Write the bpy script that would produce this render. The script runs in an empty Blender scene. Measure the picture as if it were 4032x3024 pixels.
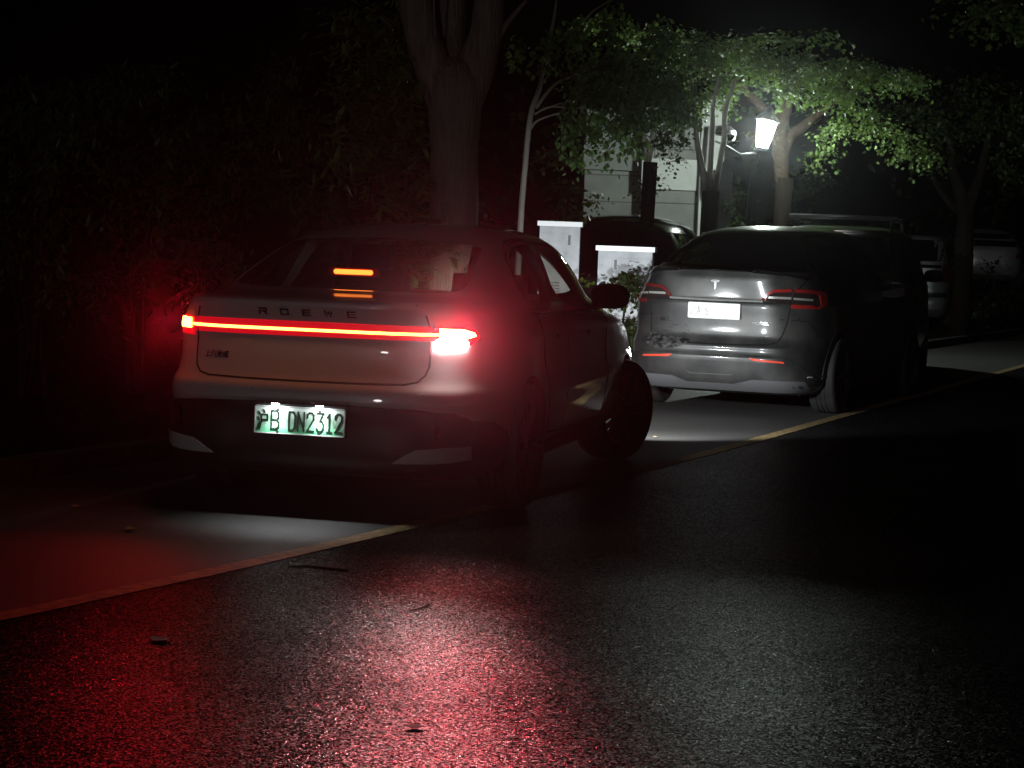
import bpy, bmesh, math, random
from math import sin, cos, pi, radians
from mathutils import Vector, Matrix, geometry
from mathutils.bvhtree import BVHTree

random.seed(7)
sc = bpy.context.scene
COL = sc.collection

# ------------------------------------------------------------------ camera
FPX, PITCH, ROLL, HC = 8000.0, -0.068, 0.036, 1.415      # in pixels of the 4032x3024 photograph
cd = bpy.data.cameras.new('camera'); cam = bpy.data.objects.new('camera', cd); COL.objects.link(cam)
cd.sensor_width = 36; cd.lens = FPX / 4032 * 36; cd.clip_end = 2000; cd.clip_start = 0.05
cam.matrix_world = (Matrix.Translation((0, 0, HC)) @ Matrix.Rotation(pi / 2 + PITCH, 4, 'X') @ Matrix.Rotation(ROLL, 4, 'Z'))
sc.camera = cam

def ray(px, py):
    u, v = px - 2016, py - 1512
    a = cos(ROLL) * u + sin(ROLL) * v; b = -sin(ROLL) * u + cos(ROLL) * v
    x, z = a / FPX, -b / FPX
    c, s = cos(PITCH), sin(PITCH)
    return Vector((x, c - z * s, s + z * c))
def P(px, py, D):
    """a photograph pixel measured at distance D -> world point"""
    d = ray(px, py); return Vector((0, 0, HC)) + d * (D / d.y)

# ------------------------------------------------------------------ world, exposure, render
w = bpy.data.worlds.new("World"); sc.world = w; w.use_nodes = True
nt = w.node_tree; nt.nodes.clear()
wo = nt.nodes.new('ShaderNodeOutputWorld'); bg = nt.nodes.new('ShaderNodeBackground'); sky = nt.nodes.new('ShaderNodeTexSky')
sky.sky_type = 'NISHITA'; sky.sun_disc = False; sky.sun_elevation = radians(-6); sky.sun_rotation = radians(200)
nt.links.new(sky.outputs[0], bg.inputs[0]); nt.links.new(bg.outputs[0], wo.inputs[0]); bg.inputs[1].default_value = 0.002
sc.view_settings.view_transform = 'Standard'; sc.view_settings.look = 'None'
sc.view_settings.exposure = 0.0; sc.view_settings.gamma = 1.0
cy = sc.cycles
cy.use_denoising = True
cy.max_bounces = 6; cy.diffuse_bounces = 2; cy.glossy_bounces = 4; cy.transmission_bounces = 4; cy.volume_bounces = 0
cy.transparent_max_bounces = 16; cy.sample_clamp_indirect = 2.0; cy.sample_clamp_direct = 0
cy.caustics_reflective = False; cy.caustics_refractive = False
try: cy.use_adaptive_sampling = True; cy.adaptive_threshold = 0.012
except Exception: pass

# faint light from behind the camera (stands in for an unseen street lamp), as one low sun lamp
sl = bpy.data.lights.new('street_fill', 'SUN'); sl.energy = .10; sl.angle = radians(4); sl.color = (1, .93, .95)
so = bpy.data.objects.new('street_fill', sl); COL.objects.link(so); so.rotation_euler = Vector((.35, .93, -.20)).to_track_quat('-Z', 'Y').to_euler()

# ------------------------------------------------------------------ materials
MATS = {}
def mat(name, col, rough=0.6, metal=0.0, coat=0.0, coat_rough=0.03, spec=0.5, noise=None, bump=None, emit=None, est=0.0, stretch=None):
    """noise=(scale, amount, col2) colour variation, bump=(scale, strength, distance)"""
    if name in MATS: return MATS[name]
    m = bpy.data.materials.new(name); m.use_nodes = True
    n = m.node_tree.nodes; l = m.node_tree.links; b = n['Principled BSDF']
    b.inputs['Base Color'].default_value = (*col, 1); b.inputs['Roughness'].default_value = rough
    b.inputs['Metallic'].default_value = metal; b.inputs['Coat Weight'].default_value = coat
    b.inputs['Coat Roughness'].default_value = coat_rough; b.inputs['Specular IOR Level'].default_value = spec
    if noise or bump:
        tc_ = n.new('ShaderNodeTexCoord'); tc = n.new('ShaderNodeMapping'); l.new(tc_.outputs['Object'], tc.inputs[0])
        if stretch: tc.inputs['Scale'].default_value = stretch
    if noise:
        t = n.new('ShaderNodeTexNoise'); t.inputs['Scale'].default_value = noise[0]; t.inputs['Detail'].default_value = 6
        l.new(tc.outputs[0], t.inputs['Vector'])
        mx = n.new('ShaderNodeMix'); mx.data_type = 'RGBA'
        mx.inputs[6].default_value = (*col, 1); mx.inputs[7].default_value = (*noise[2], 1)
        mr = n.new('ShaderNodeMapRange'); mr.inputs[1].default_value = 0.5 - noise[1]; mr.inputs[2].default_value = 0.5 + noise[1]
        l.new(t.outputs[0], mr.inputs[0]); l.new(mr.outputs[0], mx.inputs[0]); l.new(mx.outputs[2], b.inputs['Base Color'])
    if bump:
        t2 = n.new('ShaderNodeTexNoise'); t2.inputs['Scale'].default_value = bump[0]; t2.inputs['Detail'].default_value = 4
        l.new(tc.outputs[0], t2.inputs['Vector'])
        bp = n.new('ShaderNodeBump'); bp.inputs['Strength'].default_value = bump[1]; bp.inputs['Distance'].default_value = bump[2]
        l.new(t2.outputs[0], bp.inputs['Height']); l.new(bp.outputs[0], b.inputs['Normal'])
    if emit:
        b.inputs['Emission Color'].default_value = (*emit, 1); b.inputs['Emission Strength'].default_value = est
    MATS[name] = m; return m

def leaf_mat(name, col, tr=0.45, spec=0.35):
    m = bpy.data.materials.new(name); m.use_nodes = True
    n = m.node_tree.nodes; l = m.node_tree.links; b = n['Principled BSDF']; o = n['Material Output']
    b.inputs['Roughness'].default_value = 0.45; b.inputs['Specular IOR Level'].default_value = spec
    tr_ = n.new('ShaderNodeBsdfTranslucent'); mx = n.new('ShaderNodeMixShader'); mx.inputs[0].default_value = tr
    g = n.new('ShaderNodeNewGeometry'); r = n.new('ShaderNodeMix'); r.data_type = 'RGBA'
    l.new(g.outputs['Random Per Island'], r.inputs[0])
    r.inputs[6].default_value = (col[0] * .6, col[1] * .62, col[2] * .6, 1); r.inputs[7].default_value = (col[0] * 1.5, col[1] * 1.35, col[2] * 1.3, 1)
    l.new(r.outputs[2], b.inputs['Base Color'])
    mul = n.new('ShaderNodeMix'); mul.data_type = 'RGBA'; mul.blend_type = 'MULTIPLY'; mul.inputs[0].default_value = 1
    l.new(r.outputs[2], mul.inputs[6]); mul.inputs[7].default_value = (1.2, 1.35, .7, 1); l.new(mul.outputs[2], tr_.inputs[0])
    l.new(b.outputs[0], mx.inputs[1]); l.new(tr_.outputs[0], mx.inputs[2]); l.new(mx.outputs[0], o.inputs[0])
    return m

def glass_mat(name, tint, refl=1.0):
    m = bpy.data.materials.new(name); m.use_nodes = True
    n = m.node_tree.nodes; l = m.node_tree.links; n.remove(n['Principled BSDF']); o = n['Material Output']
    t = n.new('ShaderNodeBsdfTransparent'); t.inputs[0].default_value = (*tint, 1)
    g = n.new('ShaderNodeBsdfGlossy'); g.inputs[0].default_value = (refl, refl, refl, 1); g.inputs['Roughness'].default_value = 0.02
    lw = n.new('ShaderNodeLayerWeight'); lw.inputs[0].default_value = .5
    p5 = n.new('ShaderNodeMath'); p5.operation = 'POWER'; l.new(lw.outputs['Facing'], p5.inputs[0]); p5.inputs[1].default_value = 5
    f = n.new('ShaderNodeMath'); f.operation = 'MULTIPLY_ADD'; l.new(p5.outputs[0], f.inputs[0]); f.inputs[1].default_value = .95; f.inputs[2].default_value = .05
    mx = n.new('ShaderNodeMixShader'); l.new(f.outputs[0], mx.inputs[0]); l.new(t.outputs[0], mx.inputs[1]); l.new(g.outputs[0], mx.inputs[2])
    l.new(mx.outputs[0], o.inputs[0]); return m

def emit_mat(name, col, st):
    m = bpy.data.materials.new(name); m.use_nodes = True
    n = m.node_tree.nodes; l = m.node_tree.links; n.remove(n['Principled BSDF']); o = n['Material Output']
    e = n.new('ShaderNodeEmission'); e.inputs[0].default_value = (*col, 1); e.inputs[1].default_value = st
    l.new(e.outputs[0], o.inputs[0]); return m

def asphalt(name, base, light, scale, rough, bump, dist, patch=0.3, grain=0.5, tilt=0.6, glint=0):
    m = bpy.data.materials.new(name); m.use_nodes = True
    n = m.node_tree.nodes; l = m.node_tree.links; b = n['Principled BSDF']
    tc = n.new('ShaderNodeTexCoord')
    v = n.new('ShaderNodeTexVoronoi'); v.inputs['Scale'].default_value = scale; v.inputs['Randomness'].default_value = 1
    t = n.new('ShaderNodeTexNoise'); t.inputs['Scale'].default_value = scale * .8; t.inputs['Detail'].default_value = 3
    big = n.new('ShaderNodeTexNoise'); big.inputs['Scale'].default_value = 0.9; big.inputs['Detail'].default_value = 5
    for q in (v, t, big): l.new(tc.outputs['Object'], q.inputs['Vector'])
    sep = n.new('ShaderNodeSeparateColor'); l.new(v.outputs['Color'], sep.inputs[0])
    a = n.new('ShaderNodeMath'); a.operation = 'MULTIPLY'; a.inputs[1].default_value = grain; l.new(sep.outputs[0], a.inputs[0])
    c = n.new('ShaderNodeMath'); c.operation = 'MULTIPLY_ADD'; l.new(big.outputs[0], c.inputs[0]); c.inputs[1].default_value = patch; l.new(a.outputs[0], c.inputs[2])
    mx = n.new('ShaderNodeMix'); mx.data_type = 'RGBA'; mx.inputs[6].default_value = (*base, 1); mx.inputs[7].default_value = (*light, 1)
    l.new(c.outputs[0], mx.inputs[0]); l.new(mx.outputs[2], b.inputs['Base Color'])
    h = n.new('ShaderNodeMath'); h.operation = 'SUBTRACT'; l.new(t.outputs[0], h.inputs[0]); l.new(v.outputs['Distance'], h.inputs[1])
    bp = n.new('ShaderNodeBump'); bp.inputs['Strength'].default_value = bump; bp.inputs['Distance'].default_value = dist
    l.new(h.outputs[0], bp.inputs['Height'])
    vs_ = n.new('ShaderNodeVectorMath'); vs_.operation = 'SUBTRACT'; l.new(v.outputs['Color'], vs_.inputs[0]); vs_.inputs[1].default_value = (.5, .5, .5)
    sc_ = n.new('ShaderNodeVectorMath'); sc_.operation = 'SCALE'; l.new(vs_.outputs[0], sc_.inputs[0]); sc_.inputs['Scale'].default_value = tilt
    ad = n.new('ShaderNodeVectorMath'); ad.operation = 'ADD'; l.new(bp.outputs[0], ad.inputs[0]); l.new(sc_.outputs[0], ad.inputs[1])
    nz = n.new('ShaderNodeVectorMath'); nz.operation = 'NORMALIZE'; l.new(ad.outputs[0], nz.inputs[0]); l.new(nz.outputs[0], b.inputs['Normal'])
    rr = n.new('ShaderNodeMapRange'); rr.inputs[3].default_value = rough - .12; rr.inputs[4].default_value = rough + .18
    l.new(sep.outputs[1], rr.inputs[0]); l.new(rr.outputs[0], b.inputs['Roughness'])
    if glint:
        pw = n.new('ShaderNodeMath'); pw.operation = 'POWER'; l.new(sep.outputs[2], pw.inputs[0]); pw.inputs[1].default_value = 3.5
        sm = n.new('ShaderNodeMath'); sm.operation = 'MULTIPLY_ADD'; l.new(pw.outputs[0], sm.inputs[0]); sm.inputs[1].default_value = glint * 2; sm.inputs[2].default_value = .0; sm.use_clamp = True
        mr_ = n.new('ShaderNodeMapRange'); mr_.inputs[1].default_value = .35; mr_.inputs[2].default_value = .68; mr_.inputs[3].default_value = .45; mr_.inputs[4].default_value = 1.5; l.new(big.outputs[0], mr_.inputs[0])
        mm = n.new('ShaderNodeMath'); mm.operation = 'MULTIPLY'; l.new(sm.outputs[0], mm.inputs[0]); l.new(mr_.outputs[0], mm.inputs[1])
        l.new(mm.outputs[0], b.inputs['Specular IOR Level'])
    return m

M_white = mat('pearl_grey_paint', (.48, .46, .465), .32, .0, 1.0, .02, .5, noise=(30, .4, (.47, .455, .445)))
M_darkgrey = mat('dusty_grey_paint', (.028, .029, .029), .42, .3, .6, .10, noise=(3.2, .14, (.075, .074, .070)), bump=(260, .12, .001))
M_blackpaint = mat('black_paint', (.012, .012, .013), .25, 0, .8, .05)
M_greenblack = mat('dark_olive_paint', (.03, .032, .028), .3, .2, .8, .08)
M_silver = mat('silver_paint', (.35, .36, .37), .35, .5, .6, .1)
M_plastic = mat('black_plastic', (.018, .018, .019), .45, bump=(300, .2, .001))
M_gloss = mat('gloss_black_trim', (.01, .01, .011), .12)
M_seam = mat('panel_gap', (.004, .004, .004), .8)
M_rubber = mat('tyre_rubber', (.022, .022, .022), .75, bump=(80, .3, .004))
M_rim = mat('alloy_rim', (.20, .20, .21), .35, .9)
M_chrome = mat('chrome', (.75, .75, .76), .12, 1.0)
M_fabric = mat('seat_fabric', (.03, .028, .028), .8)
M_dglass = mat('dark_glass', (.006, .006, .007), .06, spec=.6)
M_glass = glass_mat('tinted_glass', (.74, .74, .70))
M_redlens = mat('red_lens', (.62, .02, .02), .15, 0, .6)
M_litlens = mat('lit_red_lens', (.62, .02, .02), .2, 0, .4, emit=(1, .006, .02), est=.5)
M_redlens_dark = mat('smoked_lens', (.03, .02, .02), .1)
M_dullred = mat('unlit_red_lens', (.30, .022, .02), .2, 0, .5); M_dimred = mat('shaded_red_lens', (.13, .015, .014), .3)  # second red is darker, with shade put into the lens colour
M_reflector = mat('reflector_red', (.9, .09, .05), .25)
M_clear = mat('clear_reflector_strip', (.75, .76, .72), .2, .6)
M_plate = mat('plate_white', (.86, .88, .87), .4)
M_letter = mat('plate_characters', (.012, .03, .018), .4)
M_bark = mat('grey_brown_bark', (.17, .135, .105), .85, noise=(30, .2, (.09, .07, .055)), bump=(55, 1.0, .022), stretch=(1, 1, .10))
M_palebark = mat('pale_smooth_bark', (.50, .47, .42), .75, noise=(9, .2, (.32, .29, .26)), bump=(40, .6, .008), stretch=(1, 1, .3))
M_wrap = mat('dark_trunk_wrap', (.010, .008, .006), .9, spec=0, bump=(60, .8, .01))
M_metal_d = mat('dark_cast_metal', (.05, .052, .055), .35, .6)
M_cab = mat('white_enamel_steel', (.82, .86, .90), .3, .0, noise=(7, .25, (.42, .46, .5)))
M_cabtop = mat('bare_steel_cap', (.72, .74, .74), .3, .3)
M_stone = mat('kerb_stone', (.075, .072, .068), .9, spec=.1, noise=(12, .3, (.045, .043, .04)), bump=(60, .6, .005))
M_soil = mat('soil', (.010, .008, .006), .95, spec=0, noise=(6, .3, (.018, .014, .010)), bump=(12, 1, .05))
M_line = mat('yellow_road_paint', (.34, .235, .085), .7, noise=(18, .12, (.15, .11, .06)), bump=(180, .4, .003))

# ------------------------------------------------------------------ helpers
def tag(o, label=None, cat=None, group=None, kind=None):
    if label: o['label'] = label
    if cat: o['category'] = cat
    if group: o['group'] = group
    if kind: o['kind'] = kind
    return o
def empty(name, loc, rz=0, label=None, cat=None, group=None):
    o = bpy.data.objects.new(name, None); COL.objects.link(o); o.location = loc; o.rotation_euler = (0, 0, rz)
    o.empty_display_size = .2
    return tag(o, label, cat, group)
def obj(name, vs, fs, m, parent=None, smooth=False, sharp=None):
    me = bpy.data.meshes.new(name); me.from_pydata([tuple(v) for v in vs], [], fs); me.update()
    if m: me.materials.append(m)
    if smooth: me.polygons.foreach_set('use_smooth', [True] * len(me.polygons))
    if sharp: me.set_sharp_from_angle(angle=radians(sharp))
    o = bpy.data.objects.new(name, me); COL.objects.link(o)
    if parent: o.parent = parent
    return o
class MB:
    def __init__(s): s.v = []; s.f = []
    def add(s, vs, fs):
        k = len(s.v); s.v += [Vector(v) for v in vs]; s.f += [tuple(i + k for i in f) for f in fs]; return s
    def box(s, c, h, rz=0, taper=1.0):
        R = Matrix.Rotation(rz, 3, 'Z'); c = Vector(c); vs = []
        for z in (-1, 1):
            t = taper if z > 0 else 1
            for x, y in ((-1, -1), (1, -1), (1, 1), (-1, 1)): vs.append(c + R @ Vector((x * h[0] * t, y * h[1] * t, z * h[2])))
        return s.add(vs, [(3, 2, 1, 0), (4, 5, 6, 7), (0, 1, 5, 4), (1, 2, 6, 5), (2, 3, 7, 6), (3, 0, 4, 7)])
    def tube(s, pts, rs, n=10, cap=True, wob=0.0):
        pts = [Vector(p) for p in pts]; k0 = len(s.v); up = Vector((0, 0, 1)); prev = None
        for i, p in enumerate(pts):
            d = (pts[min(i + 1, len(pts) - 1)] - pts[max(i - 1, 0)]).normalized()
            if prev is None:
                a = d.orthogonal().normalized() if abs(d.z) > .95 else d.cross(up).normalized()
            else: a = (prev - d * prev.dot(d)).normalized()
            prev = a; b = d.cross(a)
            r = rs[i] if isinstance(rs, (list, tuple)) else rs
            for k in range(n):
                t = 2 * pi * k / n; q = r * (1 + wob * random.uniform(-1, 1))
                s.v.append(p + a * cos(t) * q + b * sin(t) * q)
        for i in range(len(pts) - 1):
            for k in range(n):
                a0 = k0 + i * n + k; a1 = k0 + i * n + (k + 1) % n
                s.f.append((a0, a1, a1 + n, a0 + n))
        if cap:
            s.f.append(tuple(k0 + k for k in range(n))[::-1]); e = k0 + (len(pts) - 1) * n
            s.f.append(tuple(e + k for k in range(n)))
        return s
    def lathe(s, prof, n=32, axis='z', c=(0, 0, 0), closed=False):
        """prof list of (radius, height along the axis)"""
        k0 = len(s.v); c = Vector(c)
        for r, h in prof:
            for k in range(n):
                t = 2 * pi * k / n
                if axis == 'z': s.v.append(c + Vector((r * cos(t), r * sin(t), h)))
                else: s.v.append(c + Vector((h, r * cos(t), r * sin(t))))
        m = len(prof)
        for i in range(m - (0 if closed else 1)):
            for k in range(n):
                a = k0 + i * n + k; b = k0 + i * n + (k + 1) % n
                c2 = k0 + ((i + 1) % m) * n + (k + 1) % n; d = k0 + ((i + 1) % m) * n + k
                s.f.append((a, b, c2, d))
        return s
    def build(s, name, m, parent=None, smooth=False, sharp=None, xf=None):
        vs = [xf @ v for v in s.v] if xf else s.v
        return obj(name, vs, s.f, m, parent, smooth, sharp)

def catmull(keys, sub):
    out = []; n = len(keys)
    for i in range(n - 1):
        p0, p1, p2, p3 = keys[max(i - 1, 0)], keys[i], keys[i + 1], keys[min(i + 2, n - 1)]
        for k in range(sub):
            t = k / sub
            out.append([.5 * (2 * b + (c - a) * t + (2 * a - 5 * b + 4 * c - d) * t * t + (3 * b - a - 3 * c + d) * t ** 3) * .5
                        + .5 * (b + (c - b) * t) for a, b, c, d in zip(p0, p1, p2, p3)])
    out.append(list(keys[-1])); return out

# --- car bodies: a stack of horizontal outlines; key = (z, y_rear, y_front, half_width, n_rear, n_front)
def ring_mesh(keys, ymid, inset=0.0, sub=3, N=112, zmin=None, zmax=None):
    lv = catmull(keys, sub); vs = []; rows = 0
    for z, yr, yf, wd, nr, nf in lv:
        if zmin is not None and (z < zmin or z > zmax): continue
        br = max(ymid - yr - inset, .02); bf = max(yf - ymid - inset, .02); wd = max(wd - inset, .02)
        for k in range(N):
            t = 2 * pi * (k + .5) / N
            s_, c_ = sin(t), cos(t); n = nr if c_ > 0 else nf
            x = wd * math.copysign(abs(s_) ** (2 / n), s_)
            y = ymid - br * abs(c_) ** (2 / n) if c_ > 0 else ymid + bf * abs(c_) ** (2 / n)
            vs.append((x, y, z - inset * min(1, max(0, (z - .9) / .55))))
        rows += 1
    fs = []
    for i in range(rows - 1):
        for k in range(N):
            a = i * N + k; b = i * N + (k + 1) % N
            fs.append((a, a + N, b + N, b))
    fs.append(tuple(range(N))); fs.append(tuple(range((rows - 1) * N, rows * N))[::-1])
    return vs, fs
def fix_normals(o):
    bm = bmesh.new(); bm.from_mesh(o.data); bmesh.ops.recalc_face_normals(bm, faces=bm.faces); bm.to_mesh(o.data); bm.free()
def boolean(o, cutters, op='DIFFERENCE'):
    fix_normals(o)
    for c in cutters: fix_normals(c)
    for c in cutters:
        md = o.modifiers.new('b', 'BOOLEAN'); md.object = c; md.operation = op; md.solver = 'EXACT'
    bpy.context.view_layer.update()
    dg = bpy.context.evaluated_depsgraph_get()
    me = bpy.data.meshes.new_from_object(o.evaluated_get(dg)); o.modifiers.clear(); old = o.data; o.data = me
    for c in cutters: bpy.data.objects.remove(c)
def bvh_of(vs, fs):
    return BVHTree.FromPolygons([Vector(v) for v in vs], fs)

AX = {'rear': lambda a, b: (Vector((a, -3, b)), Vector((0, 1, 0))), 'front': lambda a, b: (Vector((a, 9, b)), Vector((0, -1, 0))),
      'right': lambda a, b: (Vector((3, a, b)), Vector((-1, 0, 0))), 'left': lambda a, b: (Vector((-3, a, b)), Vector((1, 0, 0))),
      'top': lambda a, b: (Vector((a, b, 5)), Vector((0, 0, -1)))}
def pt_in(p, poly):
    x, y = p; r = False; j = len(poly) - 1
    for i in range(len(poly)):
        xi, yi = poly[i]; xj, yj = poly[j]
        if (yi > y) != (yj > y) and x < (xj - xi) * (y - yi) / (yj - yi) + xi: r = not r
        j = i
    return r
def patch(name, bvh, poly, axis, m, parent, off=.003, thick=.006, sp=.05, label=None, smooth=True, fn=None):
    """a panel cut to the outline poly and laid on the body surface"""
    poly = [tuple(p) for p in poly]; pts = []
    for i in range(len(poly)):
        a = Vector(poly[i]); b = Vector(poly[(i + 1) % len(poly)]); k = max(1, int((b - a).length / sp))
        for j in range(k): pts.append(a.lerp(b, j / k))
    nb = len(pts)
    x0 = min(p[0] for p in poly); x1 = max(p[0] for p in poly); y0 = min(p[1] for p in poly); y1 = max(p[1] for p in poly)
    gx = x0 + sp / 2
    while gx < x1:
        gy = y0 + sp / 2
        while gy < y1:
            if pt_in((gx, gy), poly) and min((Vector((gx, gy)) - q).length for q in pts[:nb]) > sp * .35: pts.append(Vector((gx, gy)))
            gy += sp
        gx += sp
    V, E_, F, ov, _, _ = geometry.delaunay_2d_cdt(pts, [(i, (i + 1) % nb) for i in range(nb)], [], 1, 1e-6)
    top = []; nor = []
    for v in V:
        o_, d = AX[axis](v.x, v.y); hit, nn, _, _ = bvh.ray_cast(o_, d)
        if hit is None:
            hit, nn, _, _ = bvh.find_nearest(o_ + d * (3.2 if axis == 'rear' else 2.1 if axis in ('left', 'right') else 4))
        if nn.dot(d) > 0: nn = -nn
        if fn: hit = fn(hit)
        top.append(hit + nn * off); nor.append(nn)
    d0 = AX[axis](0, 0)[1]
    F = [tuple(f) for f in F]; FF = []
    for f in F:
        nn = (top[f[1]] - top[f[0]]).cross(top[f[2]] - top[f[0]])
        FF.append(f if nn.dot(d0) < 0 else f[::-1])
    cnt = {}
    for f in FF:
        for i in range(len(f)):
            e = (f[i], f[(i + 1) % len(f)]); cnt[e] = 1
    vs = list(top); low = {}
    for e in list(cnt):
        if (e[1], e[0]) not in cnt:
            for q in e:
                if q not in low: low[q] = len(vs); vs.append(top[q] - nor[q] * thick)
            FF.append((e[1], e[0], low[e[0]], low[e[1]]))
    o = obj(name, vs, FF, m, parent, smooth, 40)
    if label: o['label'] = label
    return o
def strip(pts, wd):
    """outline polygon of a line of width wd through 2D pts"""
    L = []; R = []; pts = [Vector(p) for p in pts]
    for i, p in enumerate(pts):
        d = (pts[min(i + 1, len(pts) - 1)] - pts[max(i - 1, 0)]).normalized(); nrm = Vector((-d.y, d.x)) * wd / 2
        L.append(p + nrm); R.append(p - nrm)
    return [tuple(p) for p in L + R[::-1]]
def chaikin(poly, it=2, closed=True):
    for _ in range(it):
        out = []; n = len(poly)
        if not closed: out.append(poly[0])
        for i in range(n if closed else n - 1):
            (ax, ay), (bx_, by) = poly[i], poly[(i + 1) % n]
            out += [(ax * .75 + bx_ * .25, ay * .75 + by * .25), (ax * .25 + bx_ * .75, ay * .25 + by * .75)]
        if not closed: out.append(poly[-1])
        poly = out
    return poly
def rrect(x0, y0, x1, y1, r, n=4):
    o = []
    for cx, cy_, a in ((x1 - r, y1 - r, 0), (x0 + r, y1 - r, pi / 2), (x0 + r, y0 + r, pi), (x1 - r, y0 + r, 1.5 * pi)):
        for k in range(n + 1): t = a + pi / 2 * k / n; o.append((cx + r * cos(t), cy_ + r * sin(t)))
    return o
def mirror(poly): return [(-a, b) for a, b in poly][::-1]
def text_mesh(s, size, sx=1.0, bold=0.0):
    cu = bpy.data.curves.new('t', 'FONT'); cu.body = s; cu.size = size; cu.align_x = 'CENTER'; cu.align_y = 'CENTER'; cu.offset = bold
    cu.resolution_u = 3; o = bpy.data.objects.new('t', cu); COL.objects.link(o)
    bpy.context.view_layer.update(); me = bpy.data.meshes.new_from_object(o.evaluated_get(bpy.context.evaluated_depsgraph_get()))
    vs = [(v.co.x * sx, v.co.y) for v in me.vertices]; fs = [tuple(p.vertices) for p in me.polygons]
    bpy.data.objects.remove(o); bpy.data.curves.remove(cu); return vs, fs
def letters(name, bvh, items, m, parent, depth=.004, yflat=None, label=None):
    """items: (text, x, z, size, xscale, bold) laid on the rear surface (or a flat y)"""
    V = []; F = []
    for s, x, z, size, sx, bold in items:
        if isinstance(s, str): vs, fs = text_mesh(s, size, sx, bold)
        else:   # strokes: list of polylines in a unit box
            vs = []; fs = []
            for pl in s:
                for i in range(len(pl) - 1):
                    a = Vector((pl[i][0] * size * sx, pl[i][1] * size)); b = Vector((pl[i + 1][0] * size * sx, pl[i + 1][1] * size))
                    d = (b - a).normalized() * bold; q = Vector((-d.y, d.x)); k = len(vs)
                    vs += [tuple(a - d + q), tuple(b + d + q), tuple(b + d - q), tuple(a - d - q)]; fs.append((k, k + 1, k + 2, k + 3))
        k = len(V)
        for a, b in vs:
            if yflat is None:
                hit, nn, _, _ = bvh.ray_cast(Vector((x + a, -3, z + b)), Vector((0, 1, 0))); y = hit.y
            else: y = yflat(z + b) if callable(yflat) else yflat
            V.append(Vector((x + a, y - depth, z + b)))
        n = len(vs)
        for f in fs:
            F.append(tuple(k + i for i in f))
        # side walls
        cnt = {}
        for f in fs:
            for i in range(len(f)): cnt[(f[i], f[(i + 1) % len(f)])] = 1
        kk = len(V)
        for i in range(n): V.append(V[k + i] + Vector((0, depth, 0)))
        for (a, b) in cnt:
            if (b, a) not in cnt: F.append((k + a, k + b, kk + b, kk + a))
    o = obj(name, V, F, m, parent)
    if label: o['label'] = label
    return o

def make_wheel(parent, c, side, r=.34, wd=.23, steer=0.0, spokes=5, detail=True):
    """side +1 right; a wheel with its outer face outward"""
    h = bpy.data.objects.new('wheel', None); COL.objects.link(h); h.parent = parent; h.location = c; h.rotation_euler = (0, 0, steer)
    w2 = wd / 2; rr = r * .70
    prof = [(rr, -w2 * .9), (r * .90, -w2), (r * .97, -w2 * .9), (r, -w2 * .72), (r, -w2 * .4), (r * .982, -w2 * .38), (r * .982, -w2 * .3), (r, -w2 * .28),
            (r, -.06 * w2), (r * .982, -.04 * w2), (r * .982, .04 * w2), (r, .06 * w2), (r, w2 * .28), (r * .982, w2 * .3), (r * .982, w2 * .38), (r, w2 * .4),
            (r, w2 * .72), (r * .97, w2 * .9), (r * .90, w2), (rr, w2 * .9)]
    if not detail: prof = [(rr, -w2 * .9), (r * .93, -w2), (r, -w2 * .7), (r, w2 * .7), (r * .93, w2), (rr, w2 * .9)]
    MB().lathe(prof, 48, 'x').build('tyre', M_rubber, h, True, 35)
    m = MB(); s = side
    m.lathe([(rr, -w2 * .85 * s), (rr * .97, -w2 * .5 * s), (rr * .94, w2 * .45 * s), (rr * .985, w2 * .88 * s), (rr * 1.01, w2 * .93 * s), (rr * 1.01, w2 * .8 * s)], 40, 'x')
    m.lathe([(.001, w2 * .72 * s), (.055, w2 * .72 * s), (.07, w2 * .55 * s), (.07, 0)], 20, 'x')
    for k in range(spokes):
        t = 2 * pi * k / spokes
        for dt in (-.13, .13):
            a = Vector((w2 * .6 * s, cos(t) * .05, sin(t) * .05)); b = Vector((w2 * .78 * s, cos(t + dt) * rr * .97, sin(t + dt) * rr * .97))
            m.tube([a, a.lerp(b, .5) + Vector((.01 * s, 0, 0)), b], [.022, .017, .020], 6)
    m.build('rim', M_rim, h, True, 40)
    return h
def arch_cutters(ys, r, x0=.60, x1=1.3, zc=.34):
    out = []
    for y in ys:
        for s in (-1, 1):
            m = MB(); m.tube([(s * x0, y, zc), (s * x1, y, zc)], r, 40); out.append(m.build('cut', None))
    return out
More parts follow.
